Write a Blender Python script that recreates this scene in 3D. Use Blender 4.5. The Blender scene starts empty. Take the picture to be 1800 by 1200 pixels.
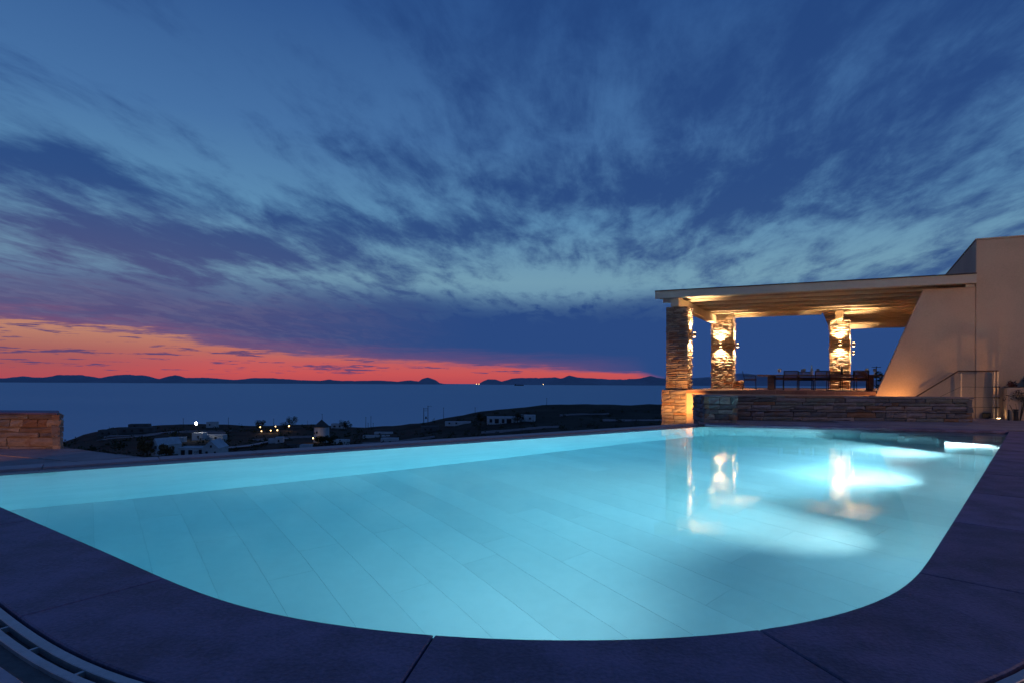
import bpy, bmesh, math, random
from mathutils import Vector, noise

random.seed(7)
R = math.radians
sc = bpy.context.scene
col = sc.collection


def lin(c):
    c = c / 255.0
    return c / 12.92 if c <= 0.04045 else ((c + 0.055) / 1.055) ** 2.4


def srgb(r, g, b):
    return (lin(r), lin(g), lin(b), 1.0)


# ------------------------------------------------------------------ camera
EYE = 1.05
cam_d = bpy.data.cameras.new('camera')
cam = bpy.data.objects.new('camera', cam_d)
col.objects.link(cam)
cam.location = (0, 0, EYE)
cam.rotation_euler = (R(90), -0.00466, 0)
cam_d.sensor_width = 36.0
cam_d.lens = 20.0
cam_d.shift_y = 71 / 1800.0
cam_d.clip_start = 0.05
cam_d.clip_end = 80000
sc.camera = cam

# ------------------------------------------------------------------ exposure
sc.view_settings.view_transform = 'Standard'
sc.view_settings.look = 'None'
sc.view_settings.exposure = 0.0
sc.view_settings.gamma = 1.0
sc.view_settings.use_curve_mapping = False
sc.cycles.use_denoising = True
sc.cycles.max_bounces = 10
sc.cycles.diffuse_bounces = 4
sc.cycles.glossy_bounces = 4
sc.cycles.transmission_bounces = 6
sc.cycles.sample_clamp_indirect = 80.0
sc.cycles.blur_glossy = 0.5
sc.cycles.caustics_reflective = False
sc.cycles.caustics_refractive = True


class Nodes:
    """small helper to write node trees as expressions"""

    def __init__(self, tree):
        self.t = tree
        self.t.nodes.clear()

    def n(self, kind, **kw):
        o = self.t.nodes.new(kind)
        for k, v in kw.items():
            setattr(o, k, v)
        return o

    def put(self, sock, v):
        if hasattr(v, 'is_linked') or isinstance(v, bpy.types.NodeSocket):
            self.t.links.new(v, sock)
        else:
            sock.default_value = v

    def m(self, op, *a, clamp=False):
        o = self.n('ShaderNodeMath', operation=op, use_clamp=clamp)
        for i, v in enumerate(a):
            self.put(o.inputs[i], v)
        return o.outputs[0]

    def ss(self, v, lo, hi):
        """smoothstep of v between lo and hi (lo may be above hi)"""
        o = self.n('ShaderNodeMapRange', interpolation_type='SMOOTHSTEP')
        self.put(o.inputs[0], v)
        inv = False
        if not hasattr(lo, 'is_linked') and not hasattr(hi, 'is_linked') and lo > hi:
            lo, hi, inv = hi, lo, True
        self.put(o.inputs[1], lo)
        self.put(o.inputs[2], hi)
        o.inputs[3].default_value, o.inputs[4].default_value = (1, 0) if inv else (0, 1)
        return o.outputs[0]

    def ramp(self, v, stops, mode='LINEAR'):
        o = self.n('ShaderNodeValToRGB')
        o.color_ramp.interpolation = mode
        e = o.color_ramp.elements
        while len(e) < len(stops):
            e.new(0.5)
        for i, (p, c) in enumerate(stops):
            e[i].position = p
            e[i].color = c if not isinstance(c, (int, float)) else (c, c, c, 1)
        self.put(o.inputs[0], v)
        return o.outputs[0]

    def mix(self, f, a, b, blend='MIX'):
        o = self.n('ShaderNodeMix', data_type='RGBA', blend_type=blend)
        self.put(o.inputs[0], f)
        self.put(o.inputs[6], a)
        self.put(o.inputs[7], b)
        return o.outputs[2]

    def vec(self, x, y, z):
        o = self.n('ShaderNodeCombineXYZ')
        for i, v in enumerate((x, y, z)):
            self.put(o.inputs[i], v)
        return o.outputs[0]

    def noise(self, vec, scale, detail=4.0, rough=0.5, dist=0.0):
        o = self.n('ShaderNodeTexNoise')
        if vec is not None:
            self.t.links.new(vec, o.inputs['Vector'])
        o.inputs['Scale'].default_value = scale
        o.inputs['Detail'].default_value = detail
        o.inputs['Roughness'].default_value = rough
        o.inputs['Distortion'].default_value = dist
        return o.outputs[0]


# ------------------------------------------------------------------ world: dusk sky with streaky cloud and an afterglow
world = bpy.data.worlds.new('World')
sc.world = world
world.use_nodes = True
w = Nodes(world.node_tree)
geo = w.n('ShaderNodeTexCoord')
sep = w.n('ShaderNodeSeparateXYZ')
w.t.links.new(geo.outputs['Generated'], sep.inputs[0])
dx, dy, dz = sep.outputs
el = w.m('MULTIPLY', w.m('ARCSINE', dz), 57.2958)
az = w.m('MULTIPLY', w.m('ARCTAN2', dx, dy), 57.2958)
up = w.m('ADD', w.m('MAXIMUM', dz, 0.0), 0.10)
qx = w.m('DIVIDE', dx, up)
qy = w.m('DIVIDE', dy, up)
a0 = R(10)
qperp = w.m('SUBTRACT', w.m('MULTIPLY', qx, math.cos(a0)), w.m('MULTIPLY', qy, math.sin(a0)))
qpar = w.m('ADD', w.m('MULTIPLY', qx, math.sin(a0)), w.m('MULTIPLY', qy, math.cos(a0)))
# slow billows, finer wisps drawn out along the wind, and a low-contrast veil
n1 = w.noise(w.vec(qperp, w.m('MULTIPLY', qpar, 0.72), 3.7), 1.05, 5, 0.50, 0.25)
n2 = w.noise(w.vec(w.m('MULTIPLY', qperp, 1.7), w.m('MULTIPLY', qpar, 0.62), 9.1), 2.3, 8, 0.60, 0.35)
n3 = w.noise(w.vec(w.m('MULTIPLY', qperp, 1.3), w.m('MULTIPLY', qpar, 0.6), 14.3), 5.5, 6, 0.65, 0.3)


def gauss(a, e, sa, se, k):
    p = w.m('POWER', w.m('ABSOLUTE', w.m('DIVIDE', w.m('SUBTRACT', az, a), sa)), 2.0)
    q = w.m('POWER', w.m('ABSOLUTE', w.m('DIVIDE', w.m('SUBTRACT', el, e), se)), 2.0)
    return w.m('MULTIPLY', w.m('EXPONENT', w.m('MULTIPLY', w.m('ADD', p, q), -1.0)), k)


bias = 0.0
for g in ((14, 18.5, 11, 2.6, .095), (-40, 16.5, 7, 1.5, .16), (30, 29, 20, 5, .05), (4, 24, 7, 2, .04), (-24, 27, 22, 8, -.13),
          (3, 9.8, 15, 1.5, -.10), (30, 13.5, 16, 3, -.05), (-10, 14.5, 12, 1.5, .10), (-28, 11.5, 12, 1.6, .10), (-34, 18.5, 14, 2.0, -.05), (-30, 13.6, 12, .9, -.05)):
    bias = w.m('ADD', gauss(*g), bias)
cl = w.m('ADD', w.m('ADD', w.m('MULTIPLY', n1, 0.30), w.m('ADD', w.m('MULTIPLY', n2, 0.42), w.m('MULTIPLY', n3, 0.28))), bias)
cov = w.ss(cl, 0.385, 0.595)
clear = w.ramp(w.m('DIVIDE', el, 90.0), [
    (0.0, srgb(74, 100, 150)), (0.06, srgb(94, 132, 166)), (0.11, srgb(114, 156, 178)), (0.17, srgb(92, 140, 178)),
    (0.25, srgb(70, 113, 164)), (0.36, srgb(48, 87, 144)), (0.5, srgb(36, 72, 130)), (1.0, srgb(26, 56, 108))])
left = w.ss(az, -2.0, -42.0)
dark = w.ramp(w.m('DIVIDE', el, 90.0), [
    (0.0, srgb(46, 74, 128)), (0.10, srgb(50, 80, 132)), (0.2, srgb(40, 72, 128)), (0.4, srgb(34, 68, 124)), (1.0, srgb(22, 48, 98))])
low = w.ss(el, 17.0, 6.0)
dark = w.mix(w.m('MULTIPLY', w.m('MULTIPLY', left, low), 0.75), dark, srgb(90, 80, 122))
clear = w.mix(w.m('MULTIPLY', w.m('MULTIPLY', left, low), 0.55), clear, srgb(92, 110, 152))
sky = w.mix(w.m('MULTIPLY', cov, 0.95), clear, dark)
# long cloud bank above the horizon
bank = w.ss(w.m('ADD', el, w.m('ADD', w.m('MULTIPLY', w.m('SUBTRACT', n2, 0.5), 6.0), w.m('MULTIPLY', w.m('SUBTRACT', n3, 0.5), 3.0))), 8.8, 6.2)
bankcol = w.mix(w.m('MULTIPLY', left, 0.85), srgb(42, 73, 129), srgb(92, 76, 118))
bankcol = w.mix(w.m('MULTIPLY', w.ss(n3, 0.42, 0.62), w.m('MULTIPLY', left, 0.5)), bankcol, srgb(112, 108, 140))
sky = w.mix(w.m('MULTIPLY', bank, w.m('SUBTRACT', 1.0, w.m('MULTIPLY', left, 0.22))), sky, bankcol)
# afterglow in the clear strip under the bank
edge = w.ramp(w.m('DIVIDE', w.m('ADD', az, 110.0), 150.0), [
    (0.0, 0.0), (0.2, 0.45), (0.453, 0.46), (0.527, 0.365), (0.58, 0.255), (0.64, 0.195), (0.695, 0.165), (0.76, 0.125), (0.79, 0.108), (0.815, 0.085), (0.845, 0.0)])
edge = w.m('MULTIPLY', edge, 10.0)
wob = w.noise(w.vec(w.m('MULTIPLY', az, 0.13), w.m('MULTIPLY', el, 1.3), 2.2), 1.6, 6, 0.62)
h = w.m('ADD', w.m('SUBTRACT', el, edge), w.m('MULTIPLY', w.m('SUBTRACT', wob, 0.5), w.m('ADD', w.m('MULTIPLY', edge, 0.75), 0.6)))
glow = w.m('MULTIPLY', w.ss(h, 0.42, -0.30), w.ss(edge, 0.15, 0.8))
rosy = w.m('MULTIPLY', w.ss(h, 2.0, -0.1), w.ss(edge, 0.5, 1.5))
sky = w.mix(w.m('MULTIPLY', rosy, 0.45), sky, srgb(140, 80, 112))
glowcol = w.ramp(w.m('DIVIDE', el, 6.0), [
    (0.0, srgb(188, 76, 84)), (0.12, srgb(200, 84, 86)), (0.28, srgb(196, 92, 94)), (0.45, srgb(190, 110, 100)), (0.68, srgb(192, 132, 110))])
glowcol = w.mix(w.m('MULTIPLY', w.ss(az, -24.0, -42.0), 0.62), glowcol, w.ramp(w.m('DIVIDE', el, 6.0), [(0.0, srgb(168, 74, 88)), (0.22, srgb(140, 82, 92)), (0.42, srgb(150, 94, 94)), (0.66, srgb(182, 126, 108))]))
puff = w.noise(w.vec(w.m('MULTIPLY', az, 0.26), w.m('MULTIPLY', el, 3.4), 5.5), 1.0, 5, 0.6)
puff = w.m('MULTIPLY', w.ss(puff, 0.555, 0.63), w.m('MULTIPLY', w.ss(el, 0.5, 0.9), 0.9))
glowcol = w.mix(puff, glowcol, srgb(84, 66, 112))
sky = w.mix(glow, sky, glowcol)
sky = w.mix(w.ss(el, -0.2, -1.0), sky, srgb(40, 62, 110))
bg = w.n('ShaderNodeBackground')
w.t.links.new(sky, bg.inputs[0])
bg.inputs[1].default_value = 1.0
wo = w.n('ShaderNodeOutputWorld')
w.t.links.new(bg.outputs[0], wo.inputs[0])


# ------------------------------------------------------------------ materials
def material(name):
    m = bpy.data.materials.new(name)
    m.use_nodes = True
    return m, Nodes(m.node_tree)


def finish(nd, base, rough=0.7, metal=0.0, bump=None, bstr=0.3, bdist=0.01, spec=0.5, ior=None):
    b = nd.n('ShaderNodeBsdfPrincipled')
    nd.put(b.inputs['Base Color'], base)
    nd.put(b.inputs['Roughness'], rough)
    b.inputs['Metallic'].default_value = metal
    b.inputs['Specular IOR Level'].default_value = spec
    if ior:
        b.inputs['IOR'].default_value = ior
    if bump is not None:
        bp = nd.n('ShaderNodeBump')
        bp.inputs['Strength'].default_value = bstr
        bp.inputs['Distance'].default_value = bdist
        nd.put(bp.inputs['Height'], bump)
        nd.t.links.new(bp.outputs[0], b.inputs['Normal'])
    o = nd.n('ShaderNodeOutputMaterial')
    nd.t.links.new(b.outputs[0], o.inputs[0])
    return b


def mottled(name, c1, c2, scale=4.0, rough=0.7, bstr=0.3, bdist=0.01, stretch=(1, 1, 1), rand=0.0, fine=9.0, spec=0.5, metal=0.0):
    m, nd = material(name)
    g = nd.n('ShaderNodeNewGeometry')
    mp = nd.n('ShaderNodeMapping')
    mp.inputs['Scale'].default_value = stretch
    nd.t.links.new(g.outputs['Position'], mp.inputs[0])
    a = nd.noise(mp.outputs[0], scale, 5, 0.6)
    b = nd.noise(mp.outputs[0], scale * fine, 4, 0.6)
    f = nd.m('ADD', nd.m('MULTIPLY', a, 0.65), nd.m('MULTIPLY', b, 0.35))
    c = nd.mix(nd.ss(f, 0.33, 0.67), c1, c2)
    if rand:
        oi = nd.n('ShaderNodeObjectInfo')
        k = nd.m('ADD', nd.m('MULTIPLY', oi.outputs['Random'], rand), 1 - rand / 2)
        c = nd.mix(1.0, c, nd.vec(k, k, k), 'MULTIPLY')
    finish(nd, c, nd.m('ADD', nd.m('MULTIPLY', a, 0.2), rough - 0.1), metal, f, bstr, bdist, spec)
    return m


def stone_mat(name, cols, scale=7.0):
    m, nd = material(name)
    oi = nd.n('ShaderNodeObjectInfo')
    g = nd.n('ShaderNodeNewGeometry')
    mp = nd.n('ShaderNodeMapping')
    mp.inputs['Scale'].default_value = (1, 1, 3)
    nd.t.links.new(g.outputs['Position'], mp.inputs[0])
    base = nd.ramp(oi.outputs['Random'], [(i / len(cols), c) for i, c in enumerate(cols)], 'CONSTANT')
    a = nd.noise(mp.outputs[0], scale, 6, 0.65)
    b = nd.noise(mp.outputs[0], scale * 5, 4, 0.6)
    k = nd.m('ADD', nd.m('MULTIPLY', nd.m('ADD', a, nd.m('MULTIPLY', b, 0.6)), 1.2), 0.05)
    c = nd.mix(1.0, base, nd.vec(k, k, k), 'MULTIPLY')
    rust = nd.ss(nd.noise(g.outputs['Position'], 2.3, 4, 0.6), 0.56, 0.70)
    c = nd.mix(nd.m('MULTIPLY', rust, 0.5), c, (0.24, 0.12, 0.06, 1))
    finish(nd, c, 0.8, 0, nd.m('ADD', a, nd.m('MULTIPLY', b, 0.5)), 0.7, 0.03, 0.3)
    return m


def plain(name, c, rough=0.6, metal=0.0, spec=0.5):
    m, nd = material(name)
    g = nd.n('ShaderNodeNewGeometry')
    f = nd.noise(g.outputs['Position'], 12.0, 3)
    c2 = nd.mix(nd.ss(f, 0.3, 0.7), tuple(v * 0.85 for v in c[:3]) + (1,), c)
    finish(nd, c2, rough, metal, None, spec=spec)
    return m


def glowing(name, c, strength):
    m, nd = material(name)
    e = nd.n('ShaderNodeEmission')
    e.inputs[0].default_value = c
    e.inputs[1].default_value = strength
    o = nd.n('ShaderNodeOutputMaterial')
    nd.t.links.new(e.outputs[0], o.inputs[0])
    return m


MT = {}
MT['slate'] = mottled('slate coping', (0.085, 0.072, 0.120, 1), (0.225, 0.178, 0.29, 1), 2.6, 0.6, 1.0, 0.016, rand=0.22, fine=20)
MT['slate_edge'] = mottled('dark slate', (0.02, 0.02, 0.024, 1), (0.035, 0.034, 0.04, 1), 3.0, 0.6, 0.3)
MT['paving'] = mottled('terrace paving', (0.22, 0.19, 0.20, 1), (0.36, 0.31, 0.32, 1), 1.5, 0.7, 0.35, 0.006, rand=0.25, fine=14)
MT['lip'] = mottled('lip stone', (0.26, 0.23, 0.26, 1), (0.36, 0.32, 0.36, 1), 2.0, 0.55, 0.3, 0.004, rand=0.15)
MT['lip_wet'] = mottled('wet ledge stone', (0.10, 0.12, 0.16, 1), (0.16, 0.18, 0.22, 1), 2.0, 0.3, 0.2, 0.003)
MT['flag'] = mottled('flagstone', (0.24, 0.22, 0.26, 1), (0.42, 0.38, 0.42, 1), 3.0, 0.7, 0.6, 0.01, rand=0.3)
MT['mortar'] = mottled('mortar', (0.11, 0.095, 0.09, 1), (0.19, 0.16, 0.15, 1), 6.0, 0.9, 0.6, 0.01)
MT['drain'] = mottled('drain channel metal', (0.34, 0.35, 0.38, 1), (0.5, 0.5, 0.53, 1), 9.0, 0.45, 0.2, 0.002, metal=0.6)
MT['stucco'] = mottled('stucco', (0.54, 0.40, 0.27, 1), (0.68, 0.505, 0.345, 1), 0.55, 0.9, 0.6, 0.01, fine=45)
MT['cream'] = mottled('cream painted timber', (0.60, 0.52, 0.40, 1), (0.68, 0.60, 0.47, 1), 1.2, 0.55, 0.15, 0.003, (1, 1, 4), rand=0.12)
MT['slab'] = mottled('terrace slab edge', (0.20, 0.09, 0.05, 1), (0.34, 0.17, 0.10, 1), 2.0, 0.7, 0.5, 0.01, rand=0.4)
MT['pool_tile'] = mottled('pool tile', (0.70, 0.77, 0.78, 1), (0.77, 0.83, 0.84, 1), 0.8, 0.5, 0.1, 0.003, (1, 1, 1), rand=0.10, fine=10)
MT['pool_wall'] = mottled('pool wall tile', (0.66, 0.73, 0.74, 1), (0.78, 0.83, 0.84, 1), 0.9, 0.5, 0.1, 0.003, (1, 1, 5))
MT['grout'] = plain('grout', (0.60, 0.68, 0.70, 1), 0.9)
MT['schist'] = stone_mat('schist', [(0.30, 0.22, 0.16, 1), (0.38, 0.30, 0.22, 1), (0.24, 0.20, 0.17, 1), (0.42, 0.34, 0.25, 1), (0.30, 0.18, 0.11, 1), (0.27, 0.24, 0.20, 1)])
MT['schist_grey'] = stone_mat('grey schist', [(0.17, 0.17, 0.18, 1), (0.24, 0.23, 0.25, 1), (0.13, 0.14, 0.15, 1), (0.28, 0.25, 0.24, 1), (0.25, 0.16, 0.11, 1), (0.19, 0.21, 0.20, 1)])
MT['core'] = plain('wall core', (0.05, 0.042, 0.036, 1), 0.95)
MT['bronze'] = plain('bronze metal', (0.16, 0.10, 0.06, 1), 0.4, 0.8)
MT['steel'] = plain('brushed steel', (0.66, 0.56, 0.42, 1), 0.38, 0.35)
MT['ceiling'] = mottled('stained ceiling timber', (0.36, 0.27, 0.18, 1), (0.46, 0.36, 0.25, 1), 1.2, 0.6, 0.25, 0.004, (1, 1, 4))
MT['iron'] = plain('dark iron', (0.03, 0.026, 0.024, 1), 0.5, 0.3)
MT['rope'] = plain('brown rope weave', (0.12, 0.065, 0.045, 1), 0.8)
MT['wood'] = mottled('table wood', (0.22, 0.11, 0.06, 1), (0.36, 0.19, 0.11, 1), 2.0, 0.5, 0.2, 0.004, (1, 6, 6))
MT['black'] = plain('black plastic', (0.015, 0.015, 0.016, 1), 0.5)
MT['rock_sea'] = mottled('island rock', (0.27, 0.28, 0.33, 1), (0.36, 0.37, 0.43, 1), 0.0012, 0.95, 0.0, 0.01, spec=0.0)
MT['foliage'] = mottled('scrub leaf', (0.022, 0.030, 0.016, 1), (0.06, 0.065, 0.035, 1), 0.25, 0.85, 0, spec=0.1)
MT['leaf_brown'] = mottled('dry leaf', (0.10, 0.06, 0.03, 1), (0.19, 0.12, 0.06, 1), 0.6, 0.85, 0, spec=0.1)
MT['leaf_red'] = mottled('reddish leaf', (0.05, 0.04, 0.02, 1), (0.22, 0.07, 0.05, 1), 3.0, 0.8, 0, spec=0.2)
MT['bark'] = plain('bark', (0.06, 0.045, 0.035, 1), 0.9)
MT['white'] = mottled('whitewash', (0.40, 0.42, 0.45, 1), (0.56, 0.58, 0.61, 1), 0.35, 0.9, 0.1, 0.02)
MT['grey_house'] = mottled('weathered render', (0.07, 0.07, 0.075, 1), (0.13, 0.125, 0.13, 1), 0.3, 0.9, 0.1, 0.02)
MT['thatch'] = mottled('thatch', (0.06, 0.05, 0.045, 1), (0.10, 0.085, 0.075, 1), 1.0, 0.95, 0.4, 0.05)
MT['pane'] = plain('dark window', (0.02, 0.022, 0.026, 1), 0.3)
MT['glow_warm'] = glowing('warm lamp lens', (1.0, 0.62, 0.28, 1), 30.0)
MT['glow_white'] = glowing('white flood lamp', (1.0, 0.95, 0.80, 1), 60.0)
MT['glow_amber'] = glowing('amber bulb', (1.0, 0.60, 0.22, 1), 7.0)
MT['glow_pool'] = glowing('pool lamp lens', (0.85, 0.97, 1.0, 1), 12.0)


def glass_mat():
    m, nd = material('drinking glass')
    b = nd.n('ShaderNodeBsdfPrincipled')
    b.inputs['Base Color'].default_value = (0.95, 0.93, 0.88, 1)
    b.inputs['Roughness'].default_value = 0.08
    b.inputs['Transmission Weight'].default_value = 0.7
    o = nd.n('ShaderNodeOutputMaterial')
    nd.t.links.new(b.outputs[0], o.inputs[0])
    return m


MT['glass'] = glass_mat()


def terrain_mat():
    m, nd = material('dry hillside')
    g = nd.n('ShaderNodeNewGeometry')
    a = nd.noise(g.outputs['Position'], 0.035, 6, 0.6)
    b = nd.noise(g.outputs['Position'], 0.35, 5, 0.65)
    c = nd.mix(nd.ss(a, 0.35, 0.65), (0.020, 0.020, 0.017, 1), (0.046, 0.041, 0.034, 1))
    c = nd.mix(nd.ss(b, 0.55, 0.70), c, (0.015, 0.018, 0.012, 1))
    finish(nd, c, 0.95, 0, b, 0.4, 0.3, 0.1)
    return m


MT['hillside'] = terrain_mat()


def sea_mat():
    m, nd = material('sea water')
    g = nd.n('ShaderNodeNewGeometry')
    mp = nd.n('ShaderNodeMapping')
    mp.inputs['Scale'].default_value = (0.012, 0.03, 0.02)
    nd.t.links.new(g.outputs['Position'], mp.inputs[0])
    a = nd.noise(mp.outputs[0], 1.0, 6, 0.65)
    mp2 = nd.n('ShaderNodeMapping')
    mp2.inputs['Scale'].default_value = (0.0006, 0.0022, 1)
    nd.t.links.new(g.outputs['Position'], mp2.inputs[0])
    s = nd.noise(mp2.outputs[0], 1.0, 4, 0.5)
    r = nd.m('ADD', nd.m('MULTIPLY', s, 0.16), 0.44)
    bp = nd.n('ShaderNodeBump')
    bp.inputs['Strength'].default_value = 1.0
    bp.inputs['Distance'].default_value = 6.0
    nd.t.links.new(a, bp.inputs['Height'])
    df = nd.n('ShaderNodeBsdfDiffuse')
    df.inputs[0].default_value = (0.02, 0.06, 0.12, 1)
    gl = nd.n('ShaderNodeBsdfGlossy')
    gl.inputs[0].default_value = (0.80, 0.92, 1.0, 1)
    nd.t.links.new(r, gl.inputs['Roughness'])
    for x in (df, gl):
        nd.t.links.new(bp.outputs[0], x.inputs['Normal'])
    mx = nd.n('ShaderNodeMixShader')
    mx.inputs[0].default_value = 0.66
    nd.t.links.new(df.outputs[0], mx.inputs[1])
    nd.t.links.new(gl.outputs[0], mx.inputs[2])
    o = nd.n('ShaderNodeOutputMaterial')
    nd.t.links.new(mx.outputs[0], o.inputs[0])
    return m


MT['sea'] = sea_mat()


def pool_water():
    m, nd = material('pool water')
    g = nd.n('ShaderNodeNewGeometry')
    mp = nd.n('ShaderNodeMapping')
    mp.inputs['Scale'].default_value = (1.0, 1.0, 1.0)
    nd.t.links.new(g.outputs['Position'], mp.inputs[0])
    a = nd.noise(mp.outputs[0], 1.1, 3, 0.5)
    bp = nd.n('ShaderNodeBump')
    bp.inputs['Strength'].default_value = 0.05
    bp.inputs['Distance'].default_value = 0.05
    nd.t.links.new(a, bp.inputs['Height'])
    fr = nd.n('ShaderNodeFresnel')
    fr.inputs[0].default_value = 1.333
    nd.t.links.new(bp.outputs[0], fr.inputs[1])
    rf = nd.n('ShaderNodeBsdfRefraction')
    rf.inputs['IOR'].default_value = 1.333
    rf.inputs['Roughness'].default_value = 0.035
    rf.inputs['Color'].default_value = (1, 1, 1, 1)
    gl = nd.n('ShaderNodeBsdfGlossy')
    gl.inputs['Roughness'].default_value = 0.055
    for x in (rf, gl):
        nd.t.links.new(bp.outputs[0], x.inputs['Normal'])
    mx = nd.n('ShaderNodeMixShader')
    nd.t.links.new(fr.outputs[0], mx.inputs[0])
    nd.t.links.new(rf.outputs[0], mx.inputs[1])
    nd.t.links.new(gl.outputs[0], mx.inputs[2])
    va = nd.n('ShaderNodeVolumeAbsorption')
    va.inputs['Color'].default_value = (0.27, 0.845, 0.935, 1)
    va.inputs['Density'].default_value = 0.26
    o = nd.n('ShaderNodeOutputMaterial')
    nd.t.links.new(mx.outputs[0], o.inputs[0])
    nd.t.links.new(va.outputs[0], o.inputs[1])
    return m


MT['pool_water'] = pool_water()


# ------------------------------------------------------------------ mesh helpers
def tag(o, label, cat, group=None):
    o['label'] = label
    o['category'] = cat
    if group:
        o['group'] = group
    return o


def empty(name, loc, rz=0.0):
    o = bpy.data.objects.new(name, None)
    o.empty_display_size = 0.2
    o.location = loc
    o.rotation_euler = (0, 0, rz)
    col.objects.link(o)
    return o


def thing(name, label, cat, loc, group=None, rz=0.0):
    return tag(empty(name, loc, rz), label, cat, group)


class MB:
    """collects shapes of one mesh"""

    def __init__(self):
        self.v, self.f = [], []

    def add(self, vs, fs):
        n = len(self.v)
        self.v += [tuple(p) for p in vs]
        self.f += [tuple(i + n for i in f) for f in fs]
        return self

    def prism(self, poly, z0, z1, bev=0.0):
        n = len(poly)
        if sum(poly[i][0] * poly[(i + 1) % n][1] - poly[(i + 1) % n][0] * poly[i][1] for i in range(n)) < 0:
            poly = poly[::-1]
        rings = [[(x, y, z0) for x, y in poly]]
        if bev:
            rings.append([(x, y, z1 - bev) for x, y in poly])
            ins = []
            for i in range(n):
                p0, p1, p2 = Vector(poly[i - 1]), Vector(poly[i]), Vector(poly[(i + 1) % n])
                d1, d2 = (p1 - p0), (p2 - p1)
                d1 = d1.normalized() if d1.length else d2.normalized()
                d2 = d2.normalized() if d2.length else d1
                nn = Vector((-d1.y - d2.y, d1.x + d2.x))
                k = max(0.5, nn.length / 2)
                nn = nn.normalized() * bev / k if nn.length > 1e-6 else nn
                ins.append((p1.x + nn.x, p1.y + nn.y, z1))
            rings.append(ins)
        else:
            rings.append([(x, y, z1) for x, y in poly])
        vs = [p for r in rings for p in r]
        fs = [tuple(range(n - 1, -1, -1)), tuple(range(n * (len(rings) - 1), n * len(rings)))]
        for r in range(len(rings) - 1):
            for i in range(n):
                j = (i + 1) % n
                fs.append((r * n + i, r * n + j, (r + 1) * n + j, (r + 1) * n + i))
        return self.add(vs, fs)

    def box(self, c, s, rz=0.0):
        x, y, z = (k / 2 for k in s)
        p = [(-x, -y), (x, -y), (x, y), (-x, y)]
        ca, sa = math.cos(rz), math.sin(rz)
        return self.prism([(c[0] + a * ca - b * sa, c[1] + a * sa + b * ca) for a, b in p], c[2] - z, c[2] + z)

    def tube(self, p, q, r, r2=None, n=8):
        p, q = Vector(p), Vector(q)
        r2 = r if r2 is None else r2
        d = (q - p).normalized()
        u = d.orthogonal().normalized()
        v = d.cross(u)
        vs = []
        for c, rr in ((p, r), (q, r2)):
            for i in range(n):
                t = 2 * math.pi * i / n
                vs.append(c + (u * math.cos(t) + v * math.sin(t)) * rr)
        fs = [(i, (i + 1) % n, n + (i + 1) % n, n + i) for i in range(n)]
        fs += [tuple(range(n - 1, -1, -1)), tuple(range(n, 2 * n))]
        return self.add(vs, fs)

    def lathe(self, c, prof, n=14):
        vs, fs = [], []
        for r, z in prof:
            for i in range(n):
                t = 2 * math.pi * i / n
                vs.append((c[0] + r * math.cos(t), c[1] + r * math.sin(t), c[2] + z))
        for k in range(len(prof) - 1):
            for i in range(n):
                j = (i + 1) % n
                fs.append((k * n + i, k * n + j, (k + 1) * n + j, (k + 1) * n + i))
        fs += [tuple(range(n - 1, -1, -1)), tuple(range(n * (len(prof) - 1), n * len(prof)))]
        return self.add(vs, fs)

    def build(self, name, mat, parent=None, off=None, smooth=False):
        """world-space shapes; under a parent they are made relative to its place"""
        if off is None:
            off = parent.location if parent is not None and parent.parent is None else (
                parent.parent.location + parent.location if parent is not None else (0, 0, 0))
        me = bpy.data.meshes.new(name)
        me.from_pydata([(x - off[0], y - off[1], z - off[2]) for x, y, z in self.v], [], self.f)
        me.validate()
        bm = bmesh.new()
        bm.from_mesh(me)
        bmesh.ops.recalc_face_normals(bm, faces=bm.faces)
        bm.to_mesh(me)
        bm.free()
        if smooth:
            for p in me.polygons:
                p.use_smooth = True
        me.materials.append(MT[mat])
        o = bpy.data.objects.new(name, me)
        col.objects.link(o)
        if parent is not None:
            o.parent = parent
        return o


def local(mb, name, mat, parent, smooth=False):
    return mb.build(name, mat, parent, off=(0, 0, 0), smooth=smooth)


def structure(o):
    o['kind'] = 'structure'
    return o


def copy_tree(o, parent=None):
    c = o.copy()
    col.objects.link(c)
    c.parent = parent
    for ch in list(o.children):
        copy_tree(ch, c)
    return c


def spot(name, loc, direction, watts, colr, size, blend, parent, radius=0.03, off=None):
    d = bpy.data.lights.new(name, 'SPOT')
    d.energy = watts
    d.color = colr
    d.spot_size = R(size)
    d.spot_blend = blend
    d.shadow_soft_size = radius
    o = bpy.data.objects.new(name, d)
    col.objects.link(o)
    o.parent = parent
    off = parent.location if off is None else off
    o.location = Vector(loc) - Vector(off)
    o.rotation_euler = Vector(direction).to_track_quat('-Z', 'Y').to_euler()
    return o


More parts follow.
